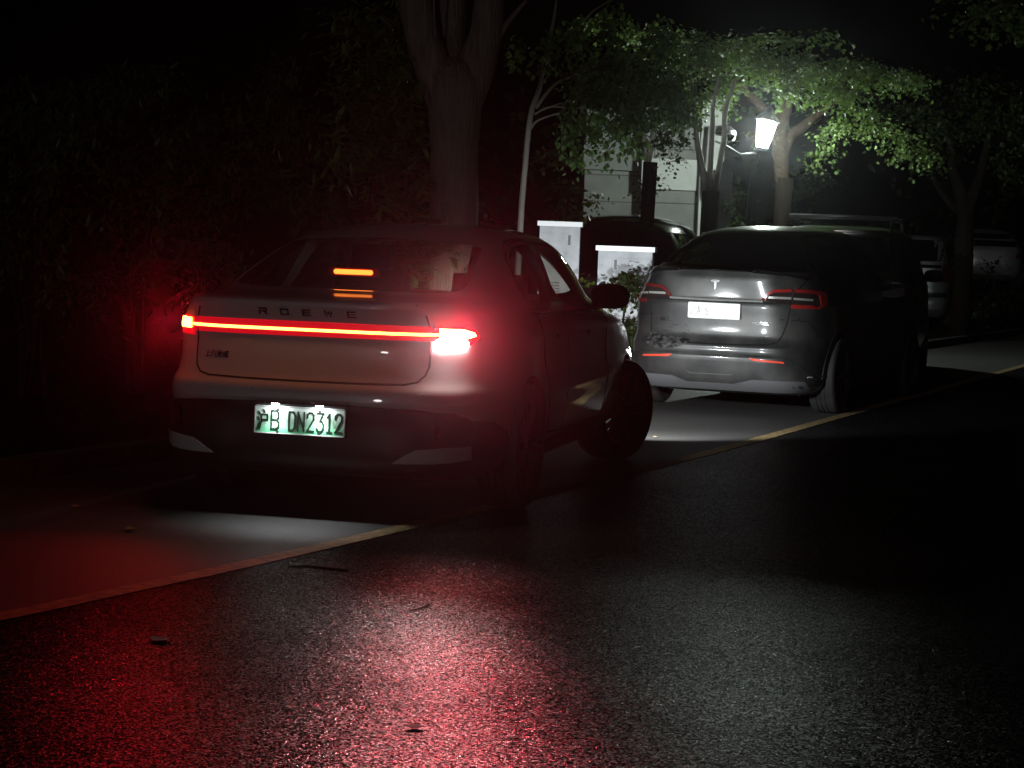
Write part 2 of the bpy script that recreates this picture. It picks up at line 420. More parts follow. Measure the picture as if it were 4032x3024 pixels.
def mirror_part(parent, s, x, y, z, m, mglass=M_dglass, sc_=1.0):
    """door mirror: a rounded shell on a short foot"""
    vs = []; fs = []; n = 14; rings = 9
    for i in range(rings):
        u = i / (rings - 1); yy = -.055 + .17 * u
        q = (1 - max(0, u) ** 2.2) ** .5 if u < 1 else 0.0; q = max(q, .06)
        for k in range(n):
            t = 2 * pi * k / n; ex = .125 * math.copysign(abs(cos(t)) ** .75, cos(t)); ez = .08 * math.copysign(abs(sin(t)) ** .75, sin(t))
            vs.append((s * (x + .10 * sc_ + (ex * (.4 + .6 * q)) * sc_), y + yy * sc_, z + ez * q * sc_ + .02))
    for i in range(rings - 1):
        for k in range(n):
            a = i * n + k; b = i * n + (k + 1) % n; fs.append((a, b, b + n, a + n))
    fs.append(tuple(range(n))); fs.append(tuple(range((rings - 1) * n, rings * n)))
    o = obj('door_mirror', vs, fs, m, parent, True, 50); fix_normals(o)
    f = MB(); f.tube([(s * (x - .06), y + .04, z - .05), (s * (x + .05), y + .03, z - .03)], [.03, .022], 8); f.build('mirror_foot', M_plastic, o)
    g = MB(); g.box((s * (x + .10), y - .057 * sc_, z + .02), (.105 * sc_, .003, .062 * sc_)); g.build('mirror_glass', mglass, o)
    return o

HU = [[(-.42, .40), (-.32, .28)], [(-.46, .12), (-.36, .0)], [(-.46, -.48), (-.34, -.18)], [(.02, .50), (.12, .38)],
      [(-.14, .26), (.40, .26)], [(.40, .26), (.40, -.02)], [(-.14, -.02), (.40, -.02)], [(-.14, .26), (-.15, -.1), (-.30, -.5)]]

# =================================================================== structure: ground
NIGHT_LINE_A, NIGHT_LINE_B = Vector((-1.83, 7.30)), Vector((3.18, 18.67))      # the yellow line on the ground
LD = (NIGHT_LINE_B - NIGHT_LINE_A).normalized(); LN = Vector((LD.y, -LD.x))      # along the line / to its right
def along(s, off=0.0, z=0.0):
    p = NIGHT_LINE_A + LD * s + LN * off; return Vector((p.x, p.y, z))
def sheet(name, s0, s1, o0, o1, z, m, n=1):
    vs = [along(s0, o0, z), along(s1, o0, z), along(s1, o1, z), along(s0, o1, z)]
    return tag(obj(name, vs, [(0, 3, 2, 1)], m), kind='structure')
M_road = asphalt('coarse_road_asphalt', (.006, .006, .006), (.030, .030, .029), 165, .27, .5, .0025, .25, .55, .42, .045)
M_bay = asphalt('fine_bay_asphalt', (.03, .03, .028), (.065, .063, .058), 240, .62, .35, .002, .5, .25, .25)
g = sheet('ground', -120, 500, -300, 300, -.012, M_soil)
LPTS = [(-12.0, -9.5), (-1.83, 7.30), (-1.18, 8.57), (-.61, 9.78), (.87, 13.07), (1.72, 15.06), (3.18, 18.67), (25.0, 72.0)]     # measured course of the line
def line_x(y):
    for (xa, ya), (xb, yb) in zip(LPTS, LPTS[1:]):
        if y <= yb: return xa + (xb - xa) * (y - ya) / (yb - ya)
    return LPTS[-1][0]
def ribbon(name, offs0, offs1, z, m, y0=-9, y1=70, n=200, jit=0):
    vs = []; fs = []
    for i in range(n + 1):
        y = y0 + (y1 - y0) * i / n; x = line_x(y)
        vs += [(x + offs0 + random.uniform(-jit, jit), y, z), (x + offs1 + random.uniform(-jit, jit), y, z)]
    for i in range(n): fs.append((2 * i, 2 * i + 1, 2 * i + 3, 2 * i + 2))
    return obj(name, vs, fs, m)
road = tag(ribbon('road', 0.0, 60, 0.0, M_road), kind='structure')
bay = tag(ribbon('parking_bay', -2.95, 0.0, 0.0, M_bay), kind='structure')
tag(ribbon('yellow_line', -.062, .062, .004, M_line, -6, 45, 500, .004), 'worn yellow painted line along the edge of the parking bays', 'road marking', kind='structure')
# kerb and planted verge
m = MB(); s = -14.0
while s < 60:
    c = along(s + .48, -2.53, .05); m.box(c, (.075, .475, .07), -math.atan2(LD.x, LD.y)); s += .97
tag(m.build('kerb', M_stone), kind='structure')
verge = sheet('verge', -30, 120, -60, -2.6, .09, M_soil)

# =================================================================== cars
TH_R, TH_T = .239, .408

def car_shell(name_root, keys, ymid, cutbody=True, arches=(1.12, 3.93), ar=.375, paint=None, sub=3, hollow=False, windows=()):
    vs, fs = ring_mesh(keys, ymid, sub=sub)
    bvh = bvh_of(vs, fs)
    body = obj('body', vs, fs, paint, None, True)
    cutters = arch_cutters(arches, ar)
    if hollow:
        v2, f2 = ring_mesh(keys, ymid, inset=.05, sub=sub, zmin=.62, zmax=1.6)
        cutters.append(obj('cut', v2, f2, None))
        for poly, axis in windows:
            # a prism through one wall only
            k = len(poly); d0, d1 = {'rear': (-.5, 1.75), 'front': (4.3, 2.6)}.get(axis, (0, 0))
            if axis in ('rear', 'front'):
                a = [(x, d0, z) for x, z in poly] + [(x, d1, z) for x, z in poly]
            else:
                sg = 1 if axis == 'right' else -1
                a = [(sg * 1.3, y, z) for y, z in poly] + [(sg * .38, y, z) for y, z in poly]
            f_ = [tuple(range(k)), tuple(range(k, 2 * k))[::-1]] + [(i, (i + 1) % k, (i + 1) % k + k, i + k) for i in range(k)]
            cutters.append(obj('cut', a, f_, None))
    boolean(body, cutters); body.parent = name_root
    body.data.polygons.foreach_set('use_smooth', [True] * len(body.data.polygons)); body.data.set_sharp_from_angle(angle=radians(38))
    return body, bvh

# ---------------------------------------------------- the pale saloon with its lamps lit
saloon = empty('saloon_car', (-1.05, 10.082, 0), -TH_R, 'pale grey saloon with lit red light bar and brake lights, pulling out of the bay', 'car')
RK = [  # z, y_rear, y_front, half width, n_rear, n_front
 (.20, .34, 4.60, .78, 6, 5), (.25, .14, 4.72, .83, 6.5, 5), (.31, .05, 4.80, .88, 6.5, 5), (.38, .035, 4.85, .905, 6, 5), (.50, .035, 4.89, .925, 5.5, 5), (.575, .02, 4.89, .932, 5.2, 5),
 (.615, -.012, 4.88, .938, 5, 5), (.67, .0, 4.86, .935, 5, 5), (.72, .05, 4.83, .925, 5, 5), (.80, .085, 4.76, .92, 5, 5), (.88, .10, 4.62, .922, 5, 5), (.93, .095, 4.42, .92, 5, 5),
 (.98, .08, 4.12, .905, 5, 5), (1.03, .06, 3.80, .88, 5, 5), (1.075, .04, 3.55, .855, 5, 4.5), (1.098, .045, 3.48, .84, 4.8, 4.2), (1.112, .09, 3.45, .832, 4.6, 4), (1.125, .22, 3.42, .825, 4.5, 4),
 (1.142, .40, 3.42, .818, 4.5, 4), (1.17, .55, 3.37, .805, 4.6, 4), (1.23, .72, 3.27, .78, 4.6, 4), (1.30, .93, 3.13, .748, 4.5, 4), (1.37, 1.15, 2.98, .708, 4.3, 4), (1.43, 1.38, 2.84, .662, 4, 3.8),
 (1.47, 1.60, 2.76, .60, 3.6, 3.5), (1.497, 1.82, 2.68, .51, 3.2, 3.2), (1.516, 2.02, 2.62, .41, 3, 3), (1.528, 2.2, 2.55, .26, 3, 3), (1.532, 2.32, 2.46, .1, 2.5, 2.5)]
gl_rear = [(-.60, 1.16), (-.20, 1.155), (.20, 1.155), (.60, 1.16), (.635, 1.185), (.60, 1.28), (.57, 1.36), (.545, 1.405), (.30, 1.425), (0, 1.432), (-.30, 1.425), (-.545, 1.405), (-.57, 1.36), (-.60, 1.28), (-.635, 1.185)]
gl_side_f = [(2.02, 1.06), (3.18, 1.05), (3.02, 1.16), (2.80, 1.30), (2.62, 1.385), (2.35, 1.42), (2.10, 1.425)]
gl_side_r = [(1.34, 1.07), (1.92, 1.06), (2.00, 1.425), (1.78, 1.42), (1.55, 1.39), (1.36, 1.30), (1.28, 1.17)]
gl_front = [(-.70, 1.10), (.70, 1.10), (.66, 1.22), (.56, 1.38), (.45, 1.425), (-.45, 1.425), (-.56, 1.38), (-.66, 1.22)]
gl_rear, gl_side_f, gl_side_r, gl_front = (chaikin(p) for p in (gl_rear, gl_side_f, gl_side_r, gl_front))
body, B = car_shell(saloon, RK, 2.4, paint=M_white, hollow=True,
    windows=[(gl_rear, 'rear'), (gl_front, 'front'), (gl_side_f, 'right'), (gl_side_r, 'right'), (gl_side_f, 'left'), (gl_side_r, 'left')])
patch('rear_window', B, gl_rear, 'rear', M_glass, saloon, off=.002, thick=.004)
patch('windscreen', B, gl_front, 'front', M_glass, saloon, off=.002, thick=.004)
for sd in ('right', 'left'):
    for pl in (gl_side_f, gl_side_r):
        patch('side_window', B, pl, sd, M_glass, saloon, off=.002, thick=.004, sp=.03)
    # bright window surround (arc above the side glass), belt strip, sill trim
    patch('window_trim', B, strip(chaikin([(1.27, 1.17), (1.34, 1.31), (1.54, 1.41), (1.78, 1.442), (2.06, 1.447), (2.36, 1.44), (2.64, 1.405), (2.83, 1.315), (3.06, 1.165), (3.22, 1.06)], 2, False), .014), sd, M_chrome, saloon, off=.007, sp=.02)
    patch('belt_trim', B, strip([(1.27, 1.045), (1.6, 1.038), (2.6, 1.03), (3.22, 1.025)], .016), sd, M_chrome, saloon, off=.007)
    patch('sill_trim', B, [(1.55, .22), (3.50, .22), (3.50, .33), (2.6, .36), (1.55, .33)], sd, M_plastic, saloon, off=.005)
    # doors are marked by their gaps
    for ln in ([(2.0, 1.04), (2.0, .75), (1.97, .5), (1.98, .36)], [(1.36, 1.04), (1.38, .86), (1.45, .72), (1.52, .55), (1.60, .37), (1.98, .36), (3.15, .36), (3.17, .6), (3.12, .85), (3.20, 1.02)]):
        patch('door_gap', B, strip(ln, .007), sd, M_seam, saloon, off=.0025, thick=.003)
    for y in (1.80, 2.66):
        patch('door_handle', B, rrect(y - .12, .90, y + .10, .925, .010), sd, M_white, saloon, off=.016, thick=.02, sp=.02)
patch('bumper_lower_panel', B, [(-.74, .23), (.74, .23), (.79, .30), (.80, .44), (.80, .535), (.74, .572), (.55, .592), (.25, .598), (-.25, .598), (-.55, .592), (-.74, .572), (-.80, .535), (-.80, .44), (-.79, .30)], 'rear', M_plastic, saloon, off=.010, sp=.03)
for sd in ('right', 'left'): patch('bumper_side_panel', B, [(.27, .24), (.76, .24), (.755, .38), (.70, .45), (.50, .51), (.29, .53)], sd, M_plastic, saloon, off=.008, sp=.03)
ac = [(.47, .322), (.58, .387), (.70, .40), (.80, .40), (.80, .335), (.66, .325)]
patch('bumper_accent', B, ac, 'rear', M_white, saloon, off=.018); patch('bumper_accent', B, mirror(ac), 'rear', M_white, saloon, off=.018)
# tailgate shut line
tg = [(-.55, 1.10), (-.60, 1.05), (-.622, .97), (-.618, .90), (-.618, .80), (-.606, .755), (-.575, .722), (-.52, .709), (-.30, .704), (0, .702), (.30, .704), (.52, .709), (.575, .722), (.606, .755), (.618, .80), (.618, .90), (.622, .97), (.60, 1.05), (.55, 1.10)]
patch('tailgate_gap', B, strip(tg, .008), 'rear', M_seam, saloon, off=.0025, thick=.003)
# light bar
patch('tail_light_housing', B, [(-.64, .925), (.64, .925), (.66, .96), (.62, 1.000), (-.62, 1.000), (-.66, .96)], 'rear', M_litlens, saloon, off=.004)
M_bar = emit_mat('light_bar_glow', (1, .26, .04), 12)
M_lampR = emit_mat('brake_lamp_glow', (1, .07, .02), 90)
M_lampL = emit_mat('far_brake_lamp_glow', (1, .09, .016), 50)
M_rev = emit_mat('reversing_lamp_glow', (1, .93, .9), 90)
patch('light_bar', B, rrect(-.655, .952, .655, .966, .007), 'rear', M_bar, saloon, off=.0065, thick=.002)
rl = [(.655, .935), (.82, .928), (.862, .948), (.845, .972), (.79, .982), (.655, .985)]
hr = [(.64, .90), (.775, .905), (.805, .945), (.785, .985), (.74, 1.0), (.64, 1.0)]
for k, pol in ((1, hr), (-1, mirror(hr))): patch('tail_light', B, pol, 'rear', M_litlens, saloon, off=.004)
tl = [o for o in saloon.children if o.name.startswith('tail_light') and 'housing' not in o.name]
patch('brake_lamp', B, [(.655, .938), (.75, .934), (.790, .950), (.782, .968), (.745, .984), (.655, .990)], 'rear', M_lampR, tl[0], off=.010, sp=.03)
patch('brake_lamp', B, mirror([(.665, .938), (.76, .935), (.792, .952), (.784, .982), (.755, .99), (.665, .99)]), 'rear', M_lampL, tl[1], off=.010, sp=.03)
patch('reversing_lamp', B, rrect(.635, .890, .765, .938, .023, 6), 'rear', M_rev, tl[0], off=.010, sp=.03)
def beam(parent, name, loc, col, I, size, blend, down, rad, yaw=0):
    ld = bpy.data.lights.new(name, 'SPOT'); ld.energy = I * 4 * pi; ld.color = col; ld.spot_size = radians(size); ld.spot_blend = blend; ld.shadow_soft_size = rad
    o = bpy.data.objects.new(name, ld); COL.objects.link(o); o.parent = parent; o.location = loc
    o.rotation_euler = Vector((sin(yaw), -cos(yaw), -math.tan(radians(down)))).to_track_quat('-Z', 'Y').to_euler(); return o
beam(tl[0], 'brake_beam', (.76, .0, .962), (1, .015, .04), 3.0, 90, 1, 14, .02, .12)
beam(tl[0], 'brake_beam', (.77, .16, .965), (1, .015, .05), 30, 50, 1, -3, .02, .20)
beam(tl[0], 'reversing_beam', (.715, .0, .926), (1, .90, .88), 7.0, 54, 1, 3, .02, .16)
beam(tl[1], 'brake_beam', (-.76, .0, .962), (1, .01, .02), 1.2, 80, 1, 16, .03, .0)
beam(tl[1], 'brake_beam', (-.765, .17, .965), (1, .01, .03), 6, 44, 1, -2, .03, .22)
# high brake light inside the glass
hb = MB(); hb.box((-.02, .86, 1.243), (.14, .02, .022)); hbo = hb.build('high_brake_light', M_redlens, saloon)
pr_ = rrect(-.13, 1.230, .09, 1.256, .012, 6); hg = MB(); hg.add([(x, .836, z) for x, z in pr_], [tuple(range(len(pr_)))]); hg.build('glow_strip', emit_mat('high_brake_glow', (1, .22, .03), 5), hbo)
ps = MB(); ps.box((0, 1.02, 1.12), (.62, .25, .012)); ps.build('parcel_shelf', mat('matt_black_felt', (.01, .01, .01), 1, spec=0), saloon)
# seats
def seat(x, y, parent, wd=.25, hr_=True):
    m = MB(); m.box((x, y, .78), (wd, .24, .09)); m.box((x, y - .28, 1.00), (wd, .07, .24), 0, .86)
    if hr_: m.box((x, y - .31, 1.31), (.13, .045, .085), 0, .8); m.tube([(x - .05, y - .3, 1.2), (x - .05, y - .3, 1.26)], .008, 6)
    o = m.build('seat', M_fabric, parent); bv = o.modifiers.new('b', 'BEVEL'); bv.width = .03; bv.segments = 3; return o
seat(.37, 2.55, saloon); seat(-.37, 2.55, saloon)
m = MB(); m.box((0, 1.75, .76), (.62, .24, .08)); m.box((0, 1.5, .95), (.62, .07, .17), 0, .9)
o = m.build('rear_bench', M_fabric, saloon); o.modifiers.new('b', 'BEVEL').width = .03
m = MB(); m.box((0, 3.05, .92), (.68, .22, .1)); m.build('dashboard', M_fabric, saloon)
# brand letters, badge, plate
rs = {'R': [[(-.5, .5), (.42, .5), (.5, .38), (.5, .1), (.38, 0), (-.5, 0)], [(-.5, 0), (-.5, -.5)], [(.1, 0), (.5, -.5)]],
      'O': [[(-.5, .5), (.5, .5), (.5, -.5), (-.5, -.5), (-.5, .5)]],
      'E': [[(.5, .5), (-.5, .5)], [(-.5, .5), (-.5, -.5)], [(-.5, 0), (.4, 0)], [(-.5, -.5), (.5, -.5)]],
      'W': [[(-.5, .5), (-.28, -.5), (0, .3), (.28, -.5), (.5, .5)]]}
for c, x in zip('ROEWE', (-.231, -.116, .0, .116, .236)): letters('letter', B, [(rs[c], x, 1.044, .026, 1.45, .0036)], M_gloss, saloon, .006)
letters('badge', B, [('上汽荣威', -.495, .812, .037, .95, .0005)], M_gloss, saloon, .004)
def plate_mat():
    m = bpy.data.materials.new('green_gradient_plate'); m.use_nodes = True
    n = m.node_tree.nodes; l = m.node_tree.links; b = n['Principled BSDF']; b.inputs['Roughness'].default_value = .4
    tc = n.new('ShaderNodeTexCoord'); sp_ = n.new('ShaderNodeSeparateXYZ'); l.new(tc.outputs['Generated'], sp_.inputs[0])
    cr = n.new('ShaderNodeValToRGB'); cr.color_ramp.elements[0].color = (.05, .42, .17, 1); cr.color_ramp.elements[1].color = (.72, .84, .76, 1); cr.color_ramp.elements[1].position = .95
    l.new(sp_.outputs[2], cr.inputs[0]); l.new(cr.outputs[0], b.inputs['Base Color']); return m
def plate(parent, y, zc, m, items, tilt=0.0, bolts=True, frame=None):
    pm = MB(); k = 0
    pol = rrect(-.24, -.07, .24, .07, .012)
    n_ = len(pol)
    vs = [(x, 0, z) for x, z in pol] + [(x, .006, z) for x, z in pol]
    fs = [tuple(range(n_)), tuple(range(n_, 2 * n_))[::-1]] + [(i, i + n_, (i + 1) % n_ + n_, (i + 1) % n_) for i in range(n_)]
    p = obj('license_plate', vs, fs, m, parent); p.location = (0, y, zc); p.rotation_euler = (tilt, 0, 0)
    fix_normals(p)
    if frame:
        fr = MB()
        for c, h in (((0, -.002, .066), (.235, .002, .0025)), ((0, -.002, -.066), (.235, .002, .0025)), ((.2355, -.002, 0), (.0025, .002, .066)), ((-.2355, -.002, 0), (.0025, .002, .066))): fr.box(c, h)
        fr.build('plate_rim', frame, p)
    letters('plate_characters', None, items, M_letter, p, .003, yflat=0.0)
    if bolts:
        for x, z in ((-.115, .052), (.105, .052), (-.115, -.060), (.105, -.060)):
            b_ = MB(); b_.tube([(x, -.004, z), (x, .0, z)], .008, 10); b_.build('plate_bolt', M_metal_d, p)
    return p
D_ = .0042
def ch(c): return {'B': [[(-.3, -.5), (-.3, .5), (.15, .5), (.3, .38), (.3, .12), (.15, 0), (-.3, 0)], [(.15, 0), (.33, -.12), (.33, -.38), (.15, -.5), (-.3, -.5)]],
  'D': [[(-.3, -.5), (-.3, .5), (.12, .5), (.3, .3), (.3, -.3), (.12, -.5), (-.3, -.5)]],
  'N': [[(-.3, -.5), (-.3, .5), (.3, -.5), (.3, .5)]],
  '2': [[(-.3, .25), (-.28, .4), (-.12, .5), (.12, .5), (.3, .38), (.3, .15), (-.3, -.5), (.32, -.5)]],
  '3': [[(-.3, .5), (.3, .5), (0, .08), (.2, .05), (.32, -.12), (.3, -.36), (.12, -.5), (-.15, -.5), (-.3, -.35)]],
  '1': [[(-.2, .3), (0, .5), (0, -.5)], [(-.2, -.5), (.2, -.5)]],
  'A': [[(-.33, -.5), (0, .5), (.33, -.5)], [(-.2, -.15), (.2, -.15)]],
  '5': [[(.28, .5), (-.28, .5), (-.28, .08), (.1, .1), (.3, -.08), (.3, -.34), (.1, -.5), (-.15, -.5), (-.3, -.38)]]}[c]
it = [(HU, -.192, 0.0, .092, .62, .0034), (ch('B'), -.130, 0, .09, .68, D_)]
for c, x in zip('DN2312', (-.040, .008, .058, .108, .156, .204)): it.append((ch(c), x, -.002, .09, .60, D_))
plate(saloon, -.002, .505, plate_mat(), it, tilt=radians(-2), frame=M_white)
# recess round the plate and the two plate lamps under the lip
m = MB(); m.box((0, -.014, .594), (.26, .034, .004)); m.build('plate_lamp_rail', M_plastic, saloon)
M_pl = emit_mat('plate_lamp_glow', (.93, .97, 1), 330)
for x in (-.115, .115):
    m = MB(); m.box((x, -.040, .588), (.018, .004, .0025)); lo = m.build('plate_lamp', M_pl, saloon)
    ld = bpy.data.lights.new('plate_lamp_beam', 'SPOT'); ld.energy = 10; ld.color = (.93, .96, 1); ld.spot_size = radians(96); ld.spot_blend = 1; ld.shadow_soft_size = .006
    l_ = bpy.data.objects.new('plate_lamp_beam', ld); COL.objects.link(l_); l_.parent = lo; l_.location = (x, -.050, .582); l_.rotation_euler = (radians(-6), 0, 0)
# bumper reflector slots
for s_ in (1, -1):
    pol = rrect(.665, .44, .685, .54, .008); patch('bumper_vent', B, pol if s_ > 0 else mirror(pol), 'rear', M_gloss, saloon, off=.014)
# tow cover and parking sensors
for x in (-.62, -.25, .25, .62):
    o_, d_ = Vector((x, -3, .655)), Vector((0, 1, 0)); h_, n_, _, _ = B.ray_cast(o_, d_)
    m = MB(); m.tube([h_ + Vector((0, .004, 0)), h_ - Vector((0, .0025, 0))], .011, 16); m.build('parking_sensor', M_white, saloon)
for s_ in (1, -1): mirror_part(saloon, s_, .87, 3.02, 1.10, M_gloss)
# headlights: lens and beam
for s_ in (1, -1):
    pol = [(.52, .66), (.88, .68), (.90, .74), (.56, .74)]
    hl = patch('headlight', B, pol if s_ > 0 else mirror(pol), 'front', emit_mat('headlight_glow', (.95, .98, 1), 12), saloon, off=.004)
    ld = bpy.data.lights.new('headlight_beam', 'SPOT'); ld.energy = 330; ld.color = (.93, .98, 1.0); ld.spot_size = radians(88); ld.spot_blend = .6; ld.shadow_soft_size = .035
    l_ = bpy.data.objects.new('headlight_beam', ld); COL.objects.link(l_); l_.parent = hl; l_.location = (s_ * .70, 4.96, .70); l_.rotation_euler = (radians(90 - 18), 0, 0)
for x, y, s_, st in ((-.815, 1.12, -1, 0), (.815, 1.12, 1, 0), (-.815, 3.93, -1, -.42), (.83, 3.93, 1, -.42)):
    make_wheel(saloon, (x, y, .34), s_, .34, .235, st)
m = MB(); m.box((0, 2.4, .235), (.62, 1.9, .03)); m.box((0, .7, .30), (.45, .3, .05)); m.build('underbody', M_plastic, saloon)

# ---------------------------------------------------- the dusty grey crossover lit by the headlights
TK = [
 (.17, .36, 4.45, .78, 6, 5), (.21, .12, 4.6, .86, 6.5, 5), (.28, .05, 4.68, .92, 6, 5), (.38, .02, 4.73, .945, 5.2, 5), (.50, .0, 4.75, .955, 5, 5), (.53, .012, 4.75, .958, 5, 5), (.56, .02, 4.75, .96, 5, 5),
 (.60, .02, 4.74, .962, 5, 5), (.63, .05, 4.74, .962, 5, 5), (.68, .085, 4.72, .965, 4.8, 5), (.75, .09, 4.65, .965, 4.8, 5), (.86, .085, 4.5, .962, 4.8, 5), (.98, .075, 4.2, .95, 4.8, 5), (1.01, .10, 4.1, .94, 4.8, 5), (1.05, .10, 3.95, .92, 4.8, 5),
 (1.12, .095, 3.7, .885, 4.8, 4.6), (1.20, .085, 3.45, .85, 4.6, 4.2), (1.255, .055, 3.32, .82, 4.4, 4), (1.272, .08, 3.27, .81, 4.4, 4), (1.285, .22, 3.24, .80, 4.4, 4), (1.33, .38, 3.12, .785, 4.4, 4),
 (1.43, .62, 2.92, .745, 4.3, 3.8), (1.53, .90, 2.72, .69, 4.2, 3.6), (1.60, 1.16, 2.6, .64, 3.8, 3.4), (1.645, 1.42, 2.52, .57, 3.4, 3.2), (1.675, 1.68, 2.45, .45, 3, 3), (1.69, 1.9, 2.38, .29, 3, 3), (1.696, 2.05, 2.25, .1, 2.5, 2.5)]
crossover = empty('crossover_car', (1.736, 17.895, 0), -TH_T, 'dusty dark grey crossover parked in the bay, its tail lit white by headlights', 'car')
body, B = car_shell(crossover, TK, 2.3, arches=(.95, 3.84), ar=.39, paint=M_darkgrey)
gr = [(-.66, 1.31), (0, 1.30), (.66, 1.31), (.62, 1.40), (.55, 1.51), (.47, 1.575), (.25, 1.60), (-.25, 1.60), (-.47, 1.575), (-.55, 1.51), (-.62, 1.40)]
patch('rear_window', B, gr, 'rear', M_dglass, crossover, off=.003)
patch('spoiler_lip', B, strip([(-.74, 1.21), (-.60, 1.245), (-.3, 1.268), (0, 1.273), (.3, 1.268), (.60, 1.245), (.74, 1.21)], .02), 'rear', M_gloss, crossover, off=.012)
gs = [(.62, 1.20), (.78, 1.17), (2.75, 1.09), (2.55, 1.22), (2.2, 1.42), (1.95, 1.53), (1.6, 1.575), (1.25, 1.57), (.95, 1.50), (.72, 1.35)]
for sd in ('right', 'left'):
    patch('side_window', B, gs, sd, M_dglass, crossover, off=.003)
    patch('window_trim', B, strip([(.60, 1.22), (.71, 1.37), (.94, 1.52), (1.25, 1.592), (1.6, 1.597), (1.96, 1.55), (2.22, 1.435), (2.57, 1.235), (2.77, 1.10)], .012), sd, M_chrome, crossover, off=.008)
    patch('wheel_arch_trim', B, strip([(.95 + .415 * cos(t), .34 + .415 * sin(t)) for t in [pi * k / 16 for k in range(-1, 18)]], .05), sd, M_plastic, crossover, off=.005)
    patch('door_gap', B, strip([(1.78, 1.12), (1.78, .6), (1.76, .33)], .007), sd, M_seam, crossover, off=.002, thick=.003)
    patch('rear_bumper_gap', B, strip([(.02, .86), (.30, .84), (.45, .70), (.52, .69)], .008), sd, M_seam, crossover, off=.0025, thick=.003)
seam = [(-.70, 1.25), (-.655, 1.12), (-.63, .98), (-.612, .82), (-.606, .71), (-.575, .655), (-.50, .628), (-.22, .615), (0, .613), (.22, .615), (.50, .628), (.575, .655), (.606, .71), (.640, .82), (.668, .98), (.69, 1.10), (.735, 1.20)]
patch('tailgate_gap', B, strip(seam, .012), 'rear', M_seam, crossover, off=.0025, thick=.003)
# lamps: red outline hook with a bright strip in it
hk_in = strip([(.425, 1.015), (.47, 1.075), (.52, 1.10), (.655, 1.108)], .026)
hk_out = strip([(.675, 1.107), (.80, 1.098), (.835, 1.08), (.868, .985), (.848, .965), (.665, .968)], .030)
dk_in = [(.44, 1.012), (.48, 1.08), (.53, 1.105), (.658, 1.112), (.655, .985), (.55, 1.0)]
dk_out = [(.670, 1.112), (.80, 1.105), (.84, 1.085), (.868, .985), (.85, .962), (.660, .962)]
for s_ in (1, -1):
    f_ = (lambda p: p) if s_ > 0 else mirror
    t_ = patch('tail_light', B, f_(dk_out), 'rear', M_redlens_dark, crossover, off=.004); patch('light_hook', B, f_(hk_out), 'rear', M_dullred if s_ > 0 else M_dimred, t_, off=.010, sp=.02)  # left hook takes the shaded red
    patch('light_strip', B, f_([(.672, 1.028), (.80, 1.018), (.80, 1.036), (.672, 1.046)]), 'rear', M_clear, t_, off=.010, sp=.02)
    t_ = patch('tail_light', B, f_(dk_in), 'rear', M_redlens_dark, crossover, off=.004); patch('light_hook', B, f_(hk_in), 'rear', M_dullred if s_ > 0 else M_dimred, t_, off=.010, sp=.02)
    patch('light_strip', B, f_([(.47, 1.033), (.655, 1.030), (.655, 1.050), (.48, 1.053)]), 'rear', M_clear, t_, off=.010, sp=.02)
    patch('reflector', B, f_([(.35, .508), (.645, .488), (.655, .472), (.39, .486)]), 'rear', M_reflector, crossover, off=.006)
patch('tailgate_trim', B, strip([(-.43, 1.006), (0, 1.002), (.43, 1.006)], .016), 'rear', M_clear, crossover, off=.006)
patch('bumper_crease', B, strip([(-.80, .47), (-.66, .515), (-.3, .530), (0, .534), (.3, .530), (.66, .515), (.75, .47), (.80, .40), (.84, .36), (1.0, .352)], .010), 'rear', M_darkgrey, crossover, off=.010)
patch('diffuser', B, [(-.83, .21), (.83, .21), (.80, .315), (.386, .318), (.20, .268), (-.22, .268), (-.36, .318), (-.80, .322)], 'rear', mat('grey_plastic', (.11, .11, .115), .55), crossover, off=.006)
patch('bumper_slot', B, strip([(-.215, .365), (-.19, .35), (.19, .35), (.215, .365)], .006), 'rear', mat('grey_plastic', (.07, .07, .075), .55), crossover, off=.008)
# scraped and dented corner of the tailgate: crumpled sheet and bare scratches
random.seed(3)
def crumple(h): return h + Vector((0, random.uniform(-.006, .006), 0))
patch('dented_corner', B, [(-.600, .70), (-.50, .668), (-.30, .655), (-.20, .640), (-.24, .60), (-.36, .56), (-.56, .55), (-.63, .60)], 'rear', mat('scuffed_grey_paint', (.010, .010, .010), .6, .1, spec=.3, noise=(28, .10, (.075, .075, .072)), bump=(26, .8, .012)), crossover, off=.006, sp=.02, label='crumpled and scraped corner of the tailgate', fn=crumple)
sc_v = MB()
for k in range(26):
    x = random.uniform(-.60, -.12); z = random.uniform(.645, .72) + (.05 if k < 6 else 0); L_ = random.uniform(.01, .06)
    h1 = B.ray_cast(Vector((x, -3, z)), Vector((0, 1, 0)))[0]; h2 = B.ray_cast(Vector((x + L_, -3, z + random.uniform(-.012, .012))), Vector((0, 1, 0)))[0]
    sc_v.tube([h1 - Vector((0, .002, 0)), h2 - Vector((0, .002, 0))], [random.uniform(.001, .004), .001], 5)
tag(sc_v.build('scratches', mat('scratch_primer', (.02, .02, .02), .7), crossover), kind='stuff')
TL = [[(-.5, .40), (-.25, .49), (0, .52), (.25, .49), (.5, .40)], [(-.44, .30), (-.14, .36), (0, .26), (.14, .36), (.44, .30)], [(0, .3), (0, 0)], [(0, 0), (0, -.5)]]
def tlogo():
    pol = [(-.040, .040), (-.02, .046), (0, .048), (.02, .046), (.040, .040), (.036, .030), (.018, .026), (.013, .026), (0, -.044), (-.013, .026), (-.018, .026), (-.036, .030)]
    patch('badge', B, [(x - .008, z + 1.133) for x, z in pol], 'rear', M_chrome, crossover, off=.006, sp=.02)
tlogo()
letters('badge', B, [('特斯拉', -.468, .808, .040, .95, .0004)], M_chrome, crossover, .003)
